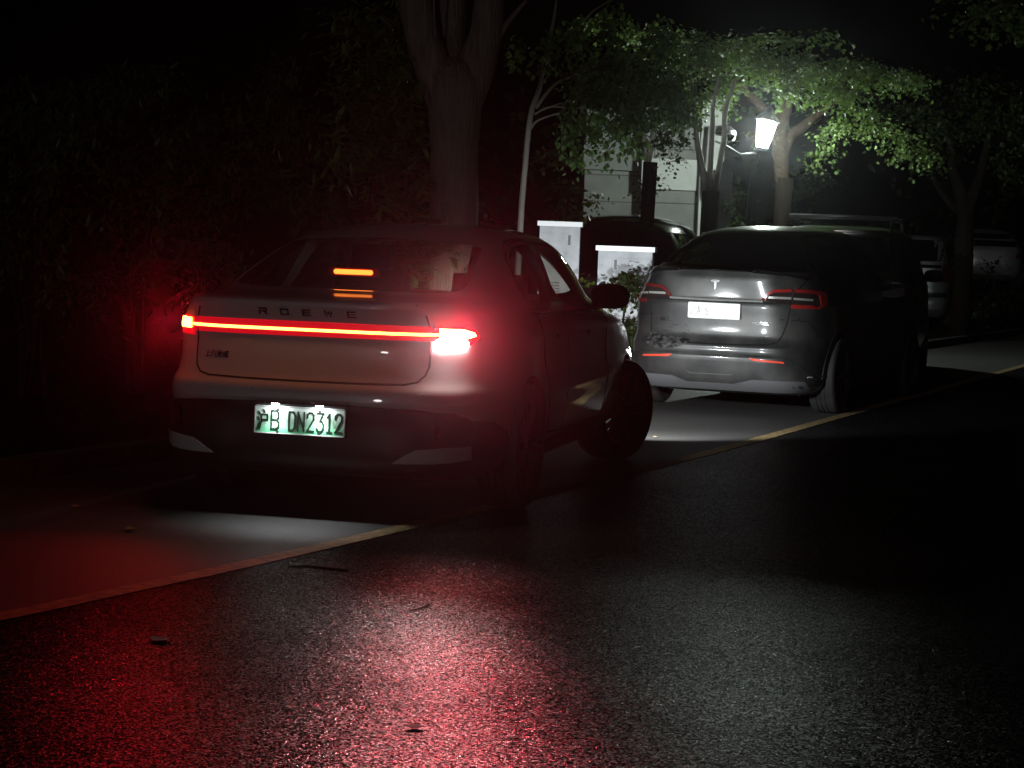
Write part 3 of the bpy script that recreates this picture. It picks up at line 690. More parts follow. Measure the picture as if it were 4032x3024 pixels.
letters('lettering', B, [('MODEL Y', .437, .810, .034, 1.25, .001)], M_chrome, crossover, .003)
pale = mat('washed_out_characters', (.36, .40, .38), .5)  # characters paled, headlight glare put into their colour
pp = plate(crossover, .055, .905, M_plate, [(HU, -.195, 0, .085, .55, .002), (ch('A'), -.14, .0, .075, .55, .003), (ch('5'), -.065, -.01, .06, .6, .003)], bolts=False)
for o in pp.children: o.data.materials.clear(); o.data.materials.append(pale)
for s_ in (1, -1): mirror_part(crossover, s_, .90, 2.62, 1.10, M_gloss)
for x, y, s_ in ((-.84, .95, -1), (.84, .95, 1), (-.84, 3.84, -1), (.84, 3.84, 1)): make_wheel(crossover, (x, y, .35), s_, .35, .245, 0)
m = MB(); m.box((0, 2.3, .2), (.7, 1.8, .03)); m.build('underbody', M_plastic, crossover)

# ---------------------------------------------------- other parked cars
def simple_car(root, K, ymid, paint, rear_glass, side_glass, lamps, wheels, plate_z=None, rails=None, extra=None, front=False, wheel_r=.34, mirror_y=None, mz=1.15, mx=.90):
    body, B = car_shell(root, K, ymid, arches=[w_ for w_ in wheels], ar=wheel_r + .04, paint=paint, sub=2)
    patch('rear_window' if not front else 'windscreen', B, rear_glass, 'rear', M_dglass, root, off=.003, sp=.09)
    for sd in ('right', 'left'):
        for pl in side_glass: patch('side_window', B, pl, sd, M_dglass, root, off=.003, sp=.09)
    for s_ in (1, -1):
        patch('tail_light' if not front else 'headlight', B, lamps if s_ > 0 else mirror(lamps), 'rear', M_dimred if not front else M_clear, root, off=.006)
        if mirror_y: mirror_part(root, s_, mx, mirror_y, mz, M_gloss)
        for y in wheels: make_wheel(root, (s_ * (max(k[3] for k in K) - .13), y, wheel_r), s_, wheel_r, .24, 0, detail=False)
    return B
SUVK = [(.22, .30, 4.40, .78, 6, 5), (.30, .08, 4.55, .88, 6, 5), (.45, .0, 4.65, .92, 5.5, 5), (.60, .0, 4.66, .93, 5.5, 5), (.68, .06, 4.64, .93, 5.5, 5), (.85, .07, 4.55, .93, 5.5, 5), (1.0, .07, 4.3, .92, 5.5, 5), (1.08, .08, 3.75, .90, 5.5, 5),
        (1.15, .13, 3.50, .88, 5.5, 4.6), (1.30, .24, 3.2, .84, 5.2, 4.2), (1.45, .36, 2.95, .78, 5, 4), (1.55, .42, 2.78, .74, 5, 4), (1.60, .42, 2.70, .70, 4.6, 3.8), (1.63, .62, 2.60, .62, 4, 3.4), (1.655, 1.1, 2.45, .45, 3.4, 3), (1.665, 1.7, 2.2, .15, 2.6, 2.6)]
rg = [(-.70, 1.18), (.70, 1.18), (.66, 1.35), (.58, 1.53), (-.58, 1.53), (-.66, 1.35)]
sg_ = [[(.45, 1.16), (1.60, 1.15), (1.62, 1.52), (.75, 1.50)], [(1.70, 1.15), (3.20, 1.12), (2.95, 1.30), (2.72, 1.52), (1.70, 1.53)]]
lm = [(.62, 1.00), (.90, 1.00), (.91, 1.14), (.64, 1.12)]
suv = empty('parked_suv', (3.62, 23.3, 0), -.25, 'dark estate-like car with roof rails and cross bars parked ahead of the grey crossover', 'car')
SUVK = [(k[0] if k[0] < .9 else k[0] * 1.085, *k[1:]) for k in SUVK]; rg = [(a, b * 1.085) for a, b in rg]; sg_ = [[(a, b * 1.085) for a, b in q] for q in sg_]
BS = simple_car(suv, SUVK, 2.2, M_greenblack, rg, sg_, lm, (.90, 3.65), mirror_y=2.95, mz=1.2)
for s_ in (-1, 1):
    m = MB(); m.tube([(s_ * .60, .55, 1.72), (s_ * .60, .74, 1.83), (s_ * .60, 1.0, 1.865), (s_ * .60, 2.2, 1.87), (s_ * .60, 2.45, 1.85), (s_ * .60, 2.6, 1.74)], .016, 8); m.build('roof_rail', M_chrome, suv, True)
for y in (1.0, 1.9):
    m = MB(); m.tube([(-.64, y, 1.895), (0, y, 1.905), (.64, y, 1.895)], [.02, .02, .02], 8); m.build('cross_bar', M_silver, suv, True)

van = empty('minivan', (P(3560, 1100, 42).x, 42, 0), -.30, 'pale minivan seen from behind far ahead, its high brake lamp dull red', 'minivan')
VK = [(.25, .2, 4.7, .82, 7, 5), (.42, .0, 4.85, .92, 6.5, 5), (.62, .0, 4.85, .94, 6.5, 5), (.70, .06, 4.8, .94, 6.5, 5), (1.0, .06, 4.5, .94, 6.5, 5), (1.2, .08, 4.1, .93, 6.5, 5), (1.4, .12, 3.8, .89, 6.5, 5), (1.7, .22, 3.3, .82, 6, 4.5), (1.86, .26, 3.0, .76, 5.5, 4), (1.92, .34, 2.9, .68, 4.5, 3.5), (1.95, .9, 2.6, .4, 3.5, 3), (1.96, 1.5, 2.2, .1, 3, 3)]
BV = simple_car(van, VK, 2.3, M_silver, [(-.78, 1.40), (.78, 1.40), (.70, 1.84), (-.70, 1.84)], [[(.4, 1.3), (3.6, 1.25), (3.1, 1.75), (.5, 1.78)]], [(.70, .98), (.92, .98), (.90, 1.38), (.76, 1.36)], (1.0, 3.9), wheel_r=.34)
patch('high_brake_light', BV, [(-.03, 1.74), (.14, 1.74), (.12, 1.80), (-.02, 1.80)], 'rear', mat('dull_red_lamp', (.7, .12, .08), .4, emit=(1, .13, .08), est=.06), van, off=.01)
patch('tailgate_panel', BV, [(-.72, 1.26), (.72, 1.26), (.72, 1.33), (-.72, 1.33)], 'rear', M_gloss, van, off=.008)
patch('bumper_step', BV, [(-.85, .66), (.85, .66), (.85, .76), (-.85, .76)], 'rear', M_plastic, van, off=.008)

# dark people carrier standing beyond the cabinets
mpv = empty('people_carrier', (P(2440, 900, 26.5).x, 26.5, 0), -.16, 'black people carrier behind the two white cabinets, only its rounded roof catching light', 'minivan')
MK = [(.25, .2, 4.7, .85, 6, 5), (.42, .0, 4.9, .95, 5.5, 5), (.62, .0, 4.9, .98, 5, 5), (.9, .06, 4.8, .98, 5, 5), (1.1, .1, 4.3, .97, 5, 5), (1.3, .18, 3.8, .93, 4.6, 5), (1.55, .3, 3.4, .86, 4.2, 4.5), (1.72, .42, 3.1, .76, 3.8, 4), (1.83, .6, 2.9, .60, 3.2, 3.5), (1.88, .9, 2.6, .40, 3, 3), (1.90, 1.5, 2.2, .1, 3, 3)]
simple_car(mpv, MK, 2.3, M_blackpaint, [(-.74, 1.15), (.74, 1.15), (.62, 1.66), (-.62, 1.66)], [[(.5, 1.2), (3.5, 1.15), (3.0, 1.6), (.6, 1.66)]], [(.78, .85), (.92, .85), (.92, 1.15), (.80, 1.15)], (1.0, 3.9), wheel_r=.34)

# pale hatchback beyond the shrub at the far right, on the raised side of the street
sheetv = [P(3780, 1010, 46), P(4500, 1020, 46), P(4700, 1010, 75), P(3700, 1000, 75)]
hatch_p = P(3905, 1000, 50)
bank = obj('bank', [(hatch_p.x - 5, 47, -.05), (hatch_p.x + 12, 47, -.05), (hatch_p.x + 12, 48, .75), (hatch_p.x - 5, 48, .75), (hatch_p.x + 12, 80, .8), (hatch_p.x - 5, 80, .8)], [(0, 1, 2, 3), (3, 2, 4, 5)], M_soil)
tag(bank, kind='structure')
hatch = empty('hatchback_car', (hatch_p.x, 50, .78), -.1, 'pale grey hatchback behind the dark shrub at the far right edge', 'car')
HK = [(.2, .3, 4.0, .75, 6, 5), (.35, .05, 4.15, .85, 5, 5), (.6, .0, 4.2, .88, 5, 5), (.9, .06, 4.0, .88, 5, 5), (1.02, .1, 3.5, .85, 4.6, 4.6), (1.2, .35, 3.1, .78, 4.2, 4), (1.36, .7, 2.8, .68, 3.8, 3.8), (1.45, 1.0, 2.5, .5, 3.2, 3.2), (1.49, 1.5, 2.1, .15, 2.6, 2.6)]
simple_car(hatch, HK, 2.1, M_silver, [(-.70, 1.04), (.70, 1.04), (.56, 1.36), (-.56, 1.36)], [[(.7, 1.05), (2.9, 1.04), (2.5, 1.35), (1.0, 1.35)]], [(.6, .75), (.82, .75), (.82, .92), (.62, .9)], (.8, 3.3), wheel_r=.31)

# =================================================================== building
def wall_mat():
    m = bpy.data.materials.new('pale_stone_cladding'); m.use_nodes = True
    n = m.node_tree.nodes; l = m.node_tree.links; b = n['Principled BSDF']; b.inputs['Roughness'].default_value = .7
    tc = n.new('ShaderNodeTexCoord'); mp = n.new('ShaderNodeMapping'); mp.inputs['Rotation'].default_value = (pi / 2, 0, 0)
    l.new(tc.outputs['Object'], mp.inputs[0])
    br = n.new('ShaderNodeTexBrick'); br.offset = .0; br.squash = 1
    br.inputs['Color1'].default_value = (.24, .25, .235, 1); br.inputs['Color2'].default_value = (.20, .21, .20, 1); br.inputs['Mortar'].default_value = (.09, .09, .085, 1)
    br.inputs['Scale'].default_value = 1.0; br.inputs['Mortar Size'].default_value = .010; br.inputs['Brick Width'].default_value = 1.12; br.inputs['Row Height'].default_value = .44; br.inputs['Bias'].default_value = 0
    l.new(mp.outputs[0], br.inputs[0])
    t = n.new('ShaderNodeTexNoise'); t.inputs['Scale'].default_value = 2.2; t.inputs['Detail'].default_value = 8; l.new(tc.outputs['Object'], t.inputs['Vector'])
    mx = n.new('ShaderNodeMix'); mx.data_type = 'RGBA'; mx.blend_type = 'MULTIPLY'; mx.inputs[0].default_value = .8
    mr = n.new('ShaderNodeMapRange'); mr.inputs[1].default_value = .3; mr.inputs[2].default_value = .75; mr.inputs[3].default_value = .6; mr.inputs[4].default_value = 1.1
    l.new(t.outputs[0], mr.inputs[0]); l.new(br.outputs[0], mx.inputs[6]); l.new(mr.outputs[0], mx.inputs[7]); l.new(mx.outputs[2], b.inputs['Base Color'])
    bp = n.new('ShaderNodeBump'); bp.inputs['Strength'].default_value = .4; bp.inputs['Distance'].default_value = .01; l.new(br.outputs['Fac'], bp.inputs['Height']); bp.invert = True
    l.new(bp.outputs[0], b.inputs['Normal']); return m
M_wall = wall_mat(); M_plain = mat('smooth_pale_render', (.52, .54, .52), .7, noise=(4, .3, (.40, .42, .40)))
M_inside = mat('dark_interior', (.01, .01, .01), .9)
WY = 33.5
bx = P(2300, 800, WY).x; x1 = P(2745, 800, WY).x
bld = empty('stone_clad_building', (bx, WY, 0), 0, 'pale building clad in square stone panels behind the trees, lit by the lamp', 'building')
def wbox(name, xa, xb, ya, yb, za, zb, m):
    b_ = MB(); b_.box(((xa + xb) / 2 - bx, (ya + yb) / 2 - WY, (za + zb) / 2), ((xb - xa) / 2, (yb - ya) / 2, (zb - za) / 2)); return b_.build(name, m, bld)
xm = P(2528, 800, WY).x
wbox('wall', bx, xm, WY + .35, WY + 6, 0, 3.75, M_wall)
wbox('wall', xm, x1, WY, WY + 6, 0, 3.75, M_wall)
wbox('string_course', bx - .03, xm - .003, WY + .26, WY + .347, 2.72, 3.12, mat('dimmed_render', (.20, .21, .20), .8))  # colour dimmed for this course's distance from the lamp
wbox('string_course', xm - .03, x1 - .003, WY - .06, WY - .003, 2.42, 2.92, M_plain)
wbox('pilaster', x1 + .003, P(2838, 800, WY).x, WY - .25, WY + 1.0, 2.9, 3.9, M_plain)
wbox('pilaster', x1 + .003, P(2790, 800, WY).x, WY - .25, WY + 1.0, 0, 2.897, M_plain)
wbox('doorway', P(2790, 800, WY).x + .003, P(2900, 800, WY).x, WY + .8, WY + 1.0, 0, 2.89, M_inside)
wbox('meter_box', P(2799, 650, WY).x, P(2822, 650, WY).x, WY - .4, WY - .253, P(2810, 672, WY).z, P(2810, 632, WY).z, M_plain)
m = MB(); pts_ = [P(2800, 500, WY - .5), P(2797, 560, WY - .5), P(2792, 650, WY - .5), P(2785, 740, WY - .5), P(2782, 768, WY - .55)]
m.tube([p - Vector((bx, WY, 0)) for p in pts_], [.05, .055, .06, .055, .02], 10); m.build('rain_pipe', M_plain, bld, True)

# =================================================================== cabinets
def cabinet(px0, px1, pytop, D, h_low, label, dz=0.35, seam=.66, rz=-.05):
    a, b = P(px0, pytop, D), P(px1, pytop, D); cx, wd, zt = (a.x + b.x) / 2, (b.x - a.x), (a.z + b.z) / 2
    r = empty('utility_cabinet', (cx, D, .1), rz, label, 'cabinet', 'white utility cabinets by the kerb')
    m = MB(); m.box((0, dz / 2, (zt - .1) / 2), (wd / 2 - .012, dz / 2, (zt - .1) / 2 - .04)); m.build('cabinet_body', M_cab, r)
    m = MB(); m.box((0, dz / 2 - .01, zt - .1 - .015), (wd / 2 + .012, dz / 2 + .04, .025)); m.build('cabinet_cap', M_cabtop, r)
    xs = (-wd / 2 + .02, -wd / 2 + wd * seam, wd / 2 - .02)
    for i in range(2):
        m = MB(); m.box(((xs[i] + xs[i + 1]) / 2, -.006, (zt - .1) / 2 - .02), ((xs[i + 1] - xs[i]) / 2 - .004, .0055, (zt - .1) / 2 - .09)); d_ = m.build('cabinet_door', M_cab, r)
        if i == 1: h_ = MB(); h_.box((xs[1] + .03, -.022, zt - .28), (.012, .008, .05)); h_.build('handle', M_metal_d, d_)
    for k in range(4):
        v_ = MB(); v_.box(((xs[0] + xs[1]) / 2, -.0135, zt - .1 - .62 - k * .03), (.08, .002, .007)); v_.build('vent_slot', M_metal_d, r)
    m = MB(); m.box((0, dz / 2, .03), (wd / 2 + .03, dz / 2 + .03, .05)); m.build('plinth', M_stone, r)
    return r
cabinet(2122, 2290, 876, 21.0, 0, 'taller white cabinet, left of the two beside the black people carrier')
cabinet(2352, 2575, 974, 20.6, 0, 'lower, wider white cabinet glaring in the headlights next to the crossover', seam=.28, rz=-.12)

# =================================================================== street lamp
M_lampglass = emit_mat('street_lamp_glass_glow', (.88, 1.0, .91), 340)
LP = P(3004, 585, 30)
lamp = empty('street_lamp', (LP.x - .12, 30, .1), 0, 'lit lantern street lamp on a slim dark post among the trees', 'street lamp')
bz = LP.z - .1
m = MB(); m.tube([(-.10, 0, 0), (-.09, 0, .6), (-.06, 0, 1.6), (.0, 0, bz - .25), (.05, 0, bz - .08)], [.07, .05, .042, .036, .03], 12); m.build('post', M_metal_d, lamp, True)
m = MB(); m.lathe([(.11, 0), (.12, .1), (.08, .16), (.07, .5)], 16, 'z', (-.095, 0, 0)); m.build('post_base', M_metal_d, lamp, True, 40)
def lantern(cx, z0, lit, parent, tilt=0.1):
    n = 6; hh = .40; r0, r1 = .095, .165
    X = Matrix.Translation((cx, 0, z0)) @ Matrix.Rotation(tilt, 4, 'Y')
    g_ = MB(); k = []
    for h_, r_ in ((.02, r0), (hh, r1)):
        for i in range(n): k.append((r_ * .95 * cos(2 * pi * i / n + .3), r_ * .95 * sin(2 * pi * i / n + .3), h_))
    g_.add(k, [(i, (i + 1) % n, (i + 1) % n + n, i + n) for i in range(n)]); gl = g_.build('lantern_glass', M_lampglass if lit else M_dglass, parent, xf=X)
    f_ = MB()
    for i in range(n):
        a = 2 * pi * i / n + .3; f_.tube([(r0 * cos(a), r0 * sin(a), 0), (r1 * cos(a), r1 * sin(a), hh)], .006, 5)
    f_.lathe([(.001, -.03), (r0 * 1.05, -.02), (r0 * 1.1, .012), (.001, .015)], 6, 'z')
    f_.lathe([(r1 * 1.0, hh), (r1 * 1.18, hh + .01), (r1 * .95, hh + .06), (.07, hh + .14), (.05, hh + .2), (.02, hh + .22), (.012, hh + .28), (.001, hh + .29)], 12, 'z')
    f_.build('lantern_frame', M_metal_d, parent, xf=X)
    return gl
lantern(.10, bz, True, lamp, .16)
m = MB(); m.tube([(.06, 0, bz - .06), (-.2, 0, bz - .10), (-.42, 0, bz + .02), (-.47, 0, bz + .16)], [.02, .018, .016, .016], 8); m.build('side_arm', M_metal_d, lamp, True)
m = MB(); m.lathe([(.001, .30), (.10, .29), (.19, .22), (.20, .16), (.17, .15)], 20, 'z', (-.47, 0, bz + .02)); m.build('unlit_lamp_shade', M_metal_d, lamp, True, 40)
m = MB(); m.tube([(-.47 + .17 * cos(t), .17 * sin(t) * .3, bz + .17 + .12 * sin(t)) for t in [pi + pi * k / 12 for k in range(13)]], .012, 6); m.build('shade_ring', M_chrome, lamp, True)

# =================================================================== vegetation
L_maple = leaf_mat('maple_leaf', (.13, .21, .07), .22); L_broad = leaf_mat('broad_leaf', (.11, .20, .07), .3); L_dark = leaf_mat('dark_evergreen_leaf', (.04, .07, .022), .25)
L_long = leaf_mat('long_glossy_leaf', (.09, .12, .035), .3, .5); L_young = leaf_mat('young_yellow_green_leaf', (.16, .26, .04), .5)
SH = {  # leaf outlines: x across, y along
 'maple': [(0, -.5), (.10, -.18), (.42, -.22), (.26, .02), (.46, .26), (.16, .20), (0, .55), (-.16, .20), (-.46, .26), (-.26, .02), (-.42, -.22), (-.10, -.18)],
 'broad': [(0, -.5), (.28, -.34), (.40, -.02), (.24, .30), (0, .55), (-.24, .30), (-.40, -.02), (-.28, -.34)],
 'long': [(0, -.5), (.12, -.2), (.15, .1), (.07, .38), (0, .55), (-.07, .38), (-.15, .1), (-.12, -.2)]}
def leaves(V, F, c, rad, n, size, shape, droop=.3, shell=.35, clus=9):
    """n leaves in twigs of clus leaves spread through an ellipsoid"""
    sh = SH[shape]; k_ = len(sh)
    for _ in range(max(1, n // clus)):
        while True:
            d = Vector((random.uniform(-1, 1), random.uniform(-1, 1), random.uniform(-1, 1)))
            if shell < d.length < 1: break
        tw = Vector((c[0] + d.x * rad[0], c[1] + d.y * rad[1], c[2] + d.z * rad[2])); dr = Vector((d.x, d.y, d.z * .4 - droop)).normalized()
        yaw0 = random.uniform(0, 2 * pi)
        for j in range(clus):
            p = tw + dr * (j - clus / 2) * size * .55 + Vector((random.gauss(0, 1), random.gauss(0, 1), random.gauss(0, .7))) * size * .7
            s = size * random.uniform(.6, 1.25)
            yv = (dr + Vector((random.uniform(-1, 1), random.uniform(-1, 1), random.uniform(-.9, .4)))).normalized()
            xv = yv.cross(Vector((random.uniform(-.6, .6), random.uniform(-.6, .6), 1))).normalized(); zv = xv.cross(yv)
            b = len(V)
            for (a, q) in sh: V.append(p + xv * (a * s) + yv * (q * s) - zv * (abs(a) * s * .35))
            V.append(p)
            for i in range(k_): F.append((b + i, b + (i + 1) % k_, b + k_))
def crown(name, parent, clumps, size, shape, m, **kw):
    V = []; F = []
    for c, rad, n in clumps: leaves(V, F, c, rad, n, size, shape, **kw)
    return obj(name, V, F, m, parent)
def limb(m, pts, rs, n=10, wob=.04):
    """smooth the given points a little, then sweep"""
    q = []; r = []
    for i in range(len(pts) - 1):
        for k in range(4):
            t = k / 4; p0, p1, p2, p3 = pts[max(i - 1, 0)], pts[i], pts[i + 1], pts[min(i + 2, len(pts) - 1)]
            q.append(.5 * (2 * p1 + (p2 - p0) * t + (2 * p0 - 5 * p1 + 4 * p2 - p3) * t * t + (3 * p1 - p0 - 3 * p2 + p3) * t ** 3)); r.append(rs[i] + (rs[i + 1] - rs[i]) * t)
    q.append(pts[-1]); r.append(rs[-1]); m.tube(q, r, n, True, wob)
def pp_(l, D): return [P(x, y, D + (d[0] if d else 0)) for x, y, *d in l]

M_shrubbark = mat('dark_twigs', (.02, .016, .013), .9, spec=.1)
# the big forked tree behind the saloon
D = 17.0
t0 = P(1786, 870, D); tree = empty('forked_tree', (t0.x, D, .09), 0, 'large grey brown tree forking into thick limbs behind the pale saloon', 'tree')
O = Vector(tree.location)
m = MB(); base = [Vector((t0.x - .02, D, .0)), Vector((t0.x, D, .5)), P(1786, 870, D), P(1788, 600, D), P(1790, 420, D), P(1792, 320, D), P(1792, 262, D), P(1792, 225, D)]
limb(m, [p - O for p in base], [.27, .215, .205, .195, .225, .235, .19, .06], 28, .025)
limb(m, [p - O for p in pp_([(1770, 420), (1700, 250), (1655, 100), (1625, -60), (1580, -300), (1500, -700)], D)], [.17, .16, .145, .14, .12, .07], 20, .03)
limb(m, [p - O for p in pp_([(1815, 420), (1870, 270), (1915, 120), (1930, -60), (1960, -300), (2050, -700)], D)], [.17, .16, .13, .125, .11, .06], 20, .03)
limb(m, [p - O for p in pp_([(1780, 300, .1), (1775, 150, .15), (1780, 0, .2), (1790, -300, .3), (1760, -700, .4)], D)], [.15, .125, .12, .1, .06], 18, .03)
limb(m, [p - O for p in pp_([(1905, 240), (1955, 160), (2010, 75), (2075, 0)], D)], [.035, .028, .02, .012], 8)
limb(m, [p - O for p in pp_([(1712, 150, -.2), (1710, 60, -.2), (1708, -60, -.2)], D)], [.010, .010, .008], 6)
m.build('trunk', M_bark, tree, True)
crown('crown', tree, [(P(1400 + 170 * k, -600 - 120 * (k % 3), D) - O, (1.1, 1.2, .6), 500) for k in range(6)], .09, 'broad', L_dark)

# thin pale tree with its big-leaved crown
D = 20.0
t0 = P(2049, 895, D); tree = empty('slender_tree', (t0.x, D, .09), 0, 'slender pale barked tree with long side branches, right of the big forked tree', 'tree'); O = Vector(tree.location)
m = MB()
limb(m, [p - O for p in [Vector((t0.x - .03, D, .05)), P(2049, 895, D), P(2063, 705, D), P(2088, 461, D), P(2122, 353, D), P(2144, 244, D), P(2176, 98, D), P(2190, 0, D), P(2200, -150, D)]], [.04, .031, .029, .027, .024, .018, .015, .010, .006], 10)
limb(m, [p - O for p in pp_([(2110, 425), (2150, 370), (2195, 325), (2270, 292), (2370, 250), (2450, 222), (2560, 200, -.2)], D)], [.018, .017, .015, .012, .010, .008, .004], 8)
limb(m, [p - O for p in pp_([(2140, 262), (2170, 200), (2230, 140), (2285, 95), (2340, 40), (2400, 5), (2480, -40)], D)], [.014, .012, .011, .010, .008, .007, .004], 8)
limb(m, [p - O for p in pp_([(2105, 450), (2145, 428), (2185, 420), (2260, 427), (2330, 415)], D)], [.011, .010, .009, .008, .004], 8)
limb(m, [p - O for p in pp_([(2145, 428), (2190, 412), (2250, 398)], D)], [.008, .006, .003], 6)
limb(m, [p - O for p in pp_([(2092, 505), (2112, 478), (2160, 458), (2205, 446), (2262, 445)], D)], [.012, .010, .009, .008, .004], 8)
limb(m, [p - O for p in pp_([(2140, 320), (2158, 300), (2172, 270)], D)], [.006, .005, .003], 6)
m.build('trunk', M_palebark, tree, True)
cl = []
for x, y, rx, rz, n in ((2150, 230, 70, 60, 90), (2260, 170, 90, 70, 160), (2400, 130, 120, 90, 200), (2330, 300, 120, 60, 260), (2480, 290, 130, 80, 300), (2600, 200, 110, 90, 220), (2300, 380, 110, 40, 180),
                        (2240, 480, 45, 50, 90), (2245, 560, 40, 55, 100), (2270, 630, 45, 35, 70), (2330, 500, 80, 40, 120), (2420, 420, 130, 50, 260), (2460, 520, 90, 60, 200), (2540, 430, 120, 60, 240), (2500, 590, 60, 35, 60), (2410, 630, 35, 35, 30), (2660, 470, 110, 40, 200), (2640, 380, 130, 50, 240), (2040, 220, 60, 60, 60)):
    q = D / FPX; cl.append((P(x, y, D + random.uniform(-.4, .6)) - O, (rx * q, .45, rz * q), int(n * 1.1)))
crown('crown', tree, cl, .062, 'broad', L_broad, droop=.8, shell=.0, clus=6)

def wrapped(name, label, D, base, stems, wrap_r, wrap_top, clumps, size, shape, m_leaf, bark=M_palebark, cat='tree', wbase=None, **kw):
    t0 = P(base[0], base[1], D); tr = empty(name, (t0.x, D, .09), 0, label, cat); O = Vector(tr.location)
    m = MB()
    for pts, rs in stems: limb(m, [p - O for p in pp_(pts, D)], rs, 10)
    m.build('trunk', bark, tr, True)
    wm = MB(); zt = P(base[0], wrap_top, D).z; wm.tube([Vector((0, 0, -.05)), Vector((0, 0, .6)), Vector((.0, 0, (zt - .09) * .7)), Vector((0.01, 0, zt - .09))], [wrap_r * 1.1, wrap_r, wrap_r * .97, wrap_r], 18, True, .04)
    wm.build('trunk_wrap', M_wrap, tr, True)
    q = D / FPX
    crown('crown', tr, [(P(x, y, D + dd) - O, (rx * q, ry, rz * q), n) for x, y, rx, rz, n, dd, ry in clumps], size, shape, m_leaf, **kw)
    return tr
random.seed(11)
wrapped('wrapped_tree', 'small tree with its trunk wrapped dark, standing before the stone wall', 27.0, (2548, 880),
        [([(2548, 700), (2550, 640), (2540, 560), (2500, 450), (2440, 330)], [.05, .045, .04, .03, .02]), ([(2550, 650), (2568, 560), (2590, 460), (2620, 330)], [.045, .035, .03, .02])],
        .095, 638, [(2610, 560, 60, 50, 240, 0, .4), (2680, 560, 50, 50, 160, .2, .4), (2560, 500, 90, 50, 240, 0, .5), (2640, 490, 80, 40, 220, .2, .5), (2520, 760, 30, 60, 60, .2, .3), (2590, 740, 25, 60, 70, .1, .3), (2480, 380, 140, 90, 520, 0, .7), (2620, 320, 150, 90, 520, 0, .7), (2350, 480, 90, 60, 300, 0, .6), (2460, 520, 80, 50, 300, .1, .5), (2700, 440, 70, 50, 260, 0, .4), (2340, 560, 60, 40, 120, .2, .4), (2350, 780, 60, 50, 60, 1.0, .3), (2640, 640, 60, 40, 60, .2, .3)], .05, 'broad', L_dark, shell=0)
wrapped('multi_stemmed_tree', 'three stemmed tree with dark wrapped foot in front of the bright wall edge', 28.5, (2790, 880),
        [([(2778, 780), (2772, 700), (2752, 600), (2742, 520), (2738, 430), (2720, 300)], [.06, .055, .045, .04, .035, .02]), ([(2792, 780), (2795, 700), (2800, 600), (2806, 500), (2808, 420), (2830, 300)], [.05, .045, .04, .038, .03, .02]),
         ([(2805, 780), (2820, 720), (2838, 620), (2852, 540), (2856, 440), (2900, 300)], [.05, .045, .04, .04, .035, .02])],
        .125, 752, [(2720, 420, 60, 40, 200, 0, .4), (2790, 400, 70, 40, 260, .2, .4), (2850, 350, 55, 45, 520, .4, .35), (2760, 300, 110, 70, 420, .2, .6), (2690, 230, 120, 70, 350, .2, .7), (2860, 420, 40, 25, 140, .5, .25), (2820, 240, 120, 60, 400, .2, .6)], .06, 'maple', L_maple, shell=0)
Dm = 28.5
random.seed(5)
wrapped('spreading_maple', 'broad maple beside the street lamp, its low leaf canopy lit from below', 31.5, (3078, 880),
        [([(3080, 720), (3075, 640), (3070, 540), (3085, 440), (3130, 330), (3200, 220)], [.115, .12, .12, .12, .10, .07]), ([(3080, 640), (3110, 540), (3160, 500), (3230, 440), (3290, 400), (3400, 330)], [.06, .08, .08, .07, .06, .04]),
         ([(3070, 540), (3030, 460), (2960, 380), (2850, 300), (2700, 240)], [.07, .07, .06, .04, .02])],
        .14, 700, [(x, y, rx, rz, n, -3.0 + dd, ry) for x, y, rx, rz, n, dd, ry in (
          (2740, 190, 130, 60, 420, .0, .7), (2880, 230, 120, 50, 600, .2, .7), (3000, 270, 110, 50, 620, .2, .6), (3080, 350, 80, 60, 420, .3, .6), (2960, 190, 150, 50, 400, .6, .9), (3130, 270, 110, 45, 560, .2, .7), (3220, 300, 110, 45, 560, .2, .7),
          (3260, 370, 90, 40, 360, .2, .6), (3340, 290, 110, 50, 520, .3, .7), (3440, 310, 100, 45, 440, .3, .7), (3540, 320, 90, 40, 300, .4, .6), (3620, 335, 50, 30, 100, .4, .4), (3330, 410, 90, 45, 320, .2, .6), (3420, 470, 90, 45, 260, .4, .6), (3480, 540, 100, 50, 260, 1.5, .7), (3300, 510, 80, 50, 240, 2.2, .6),
          (3240, 600, 70, 70, 240, 3.0, .6), (3560, 580, 90, 60, 220, 2, .7), (3640, 620, 70, 50, 140, 2, .6), (3180, 170, 200, 40, 300, .8, .9), (2560, 150, 160, 50, 350, .8, .9), (2380, 110, 140, 50, 260, .8, .9))], .072, 'maple', L_maple, bark=mat('dark_maple_bark', (.032, .024, .017), .85, spec=.05, bump=(22, 1.0, .03)), shell=0)
D = 36.0
wrapped('forked_street_tree', 'dim tree with forked limbs between the far minivan and the hatchback', D, (3795, 1000),
        [([(3795, 1010), (3797, 920), (3800, 850), (3780, 760), (3750, 660), (3740, 560), (3700, 440)], [.17, .16, .15, .11, .09, .07, .05]), ([(3800, 860), (3830, 780), (3860, 690), (3880, 600), (3920, 450)], [.12, .10, .09, .07, .05]), ([(3795, 850), (3740, 800), (3690, 730), (3660, 640)], [.07, .06, .05, .03])],
        .17, 1000, [(3600, 470, 120, 70, 260, -1, 1), (3720, 520, 110, 80, 260, 0, 1), (3860, 480, 120, 80, 300, 0, 1), (3980, 560, 90, 90, 260, 0, 1), (3660, 640, 80, 60, 160, -.5, .8), (3950, 660, 80, 70, 160, 0, .8), (3800, 380, 200, 70, 300, 0, 1), (4000, 420, 90, 100, 240, 0, 1)], .085, 'broad', L_dark, bark=M_shrubbark, shell=0)
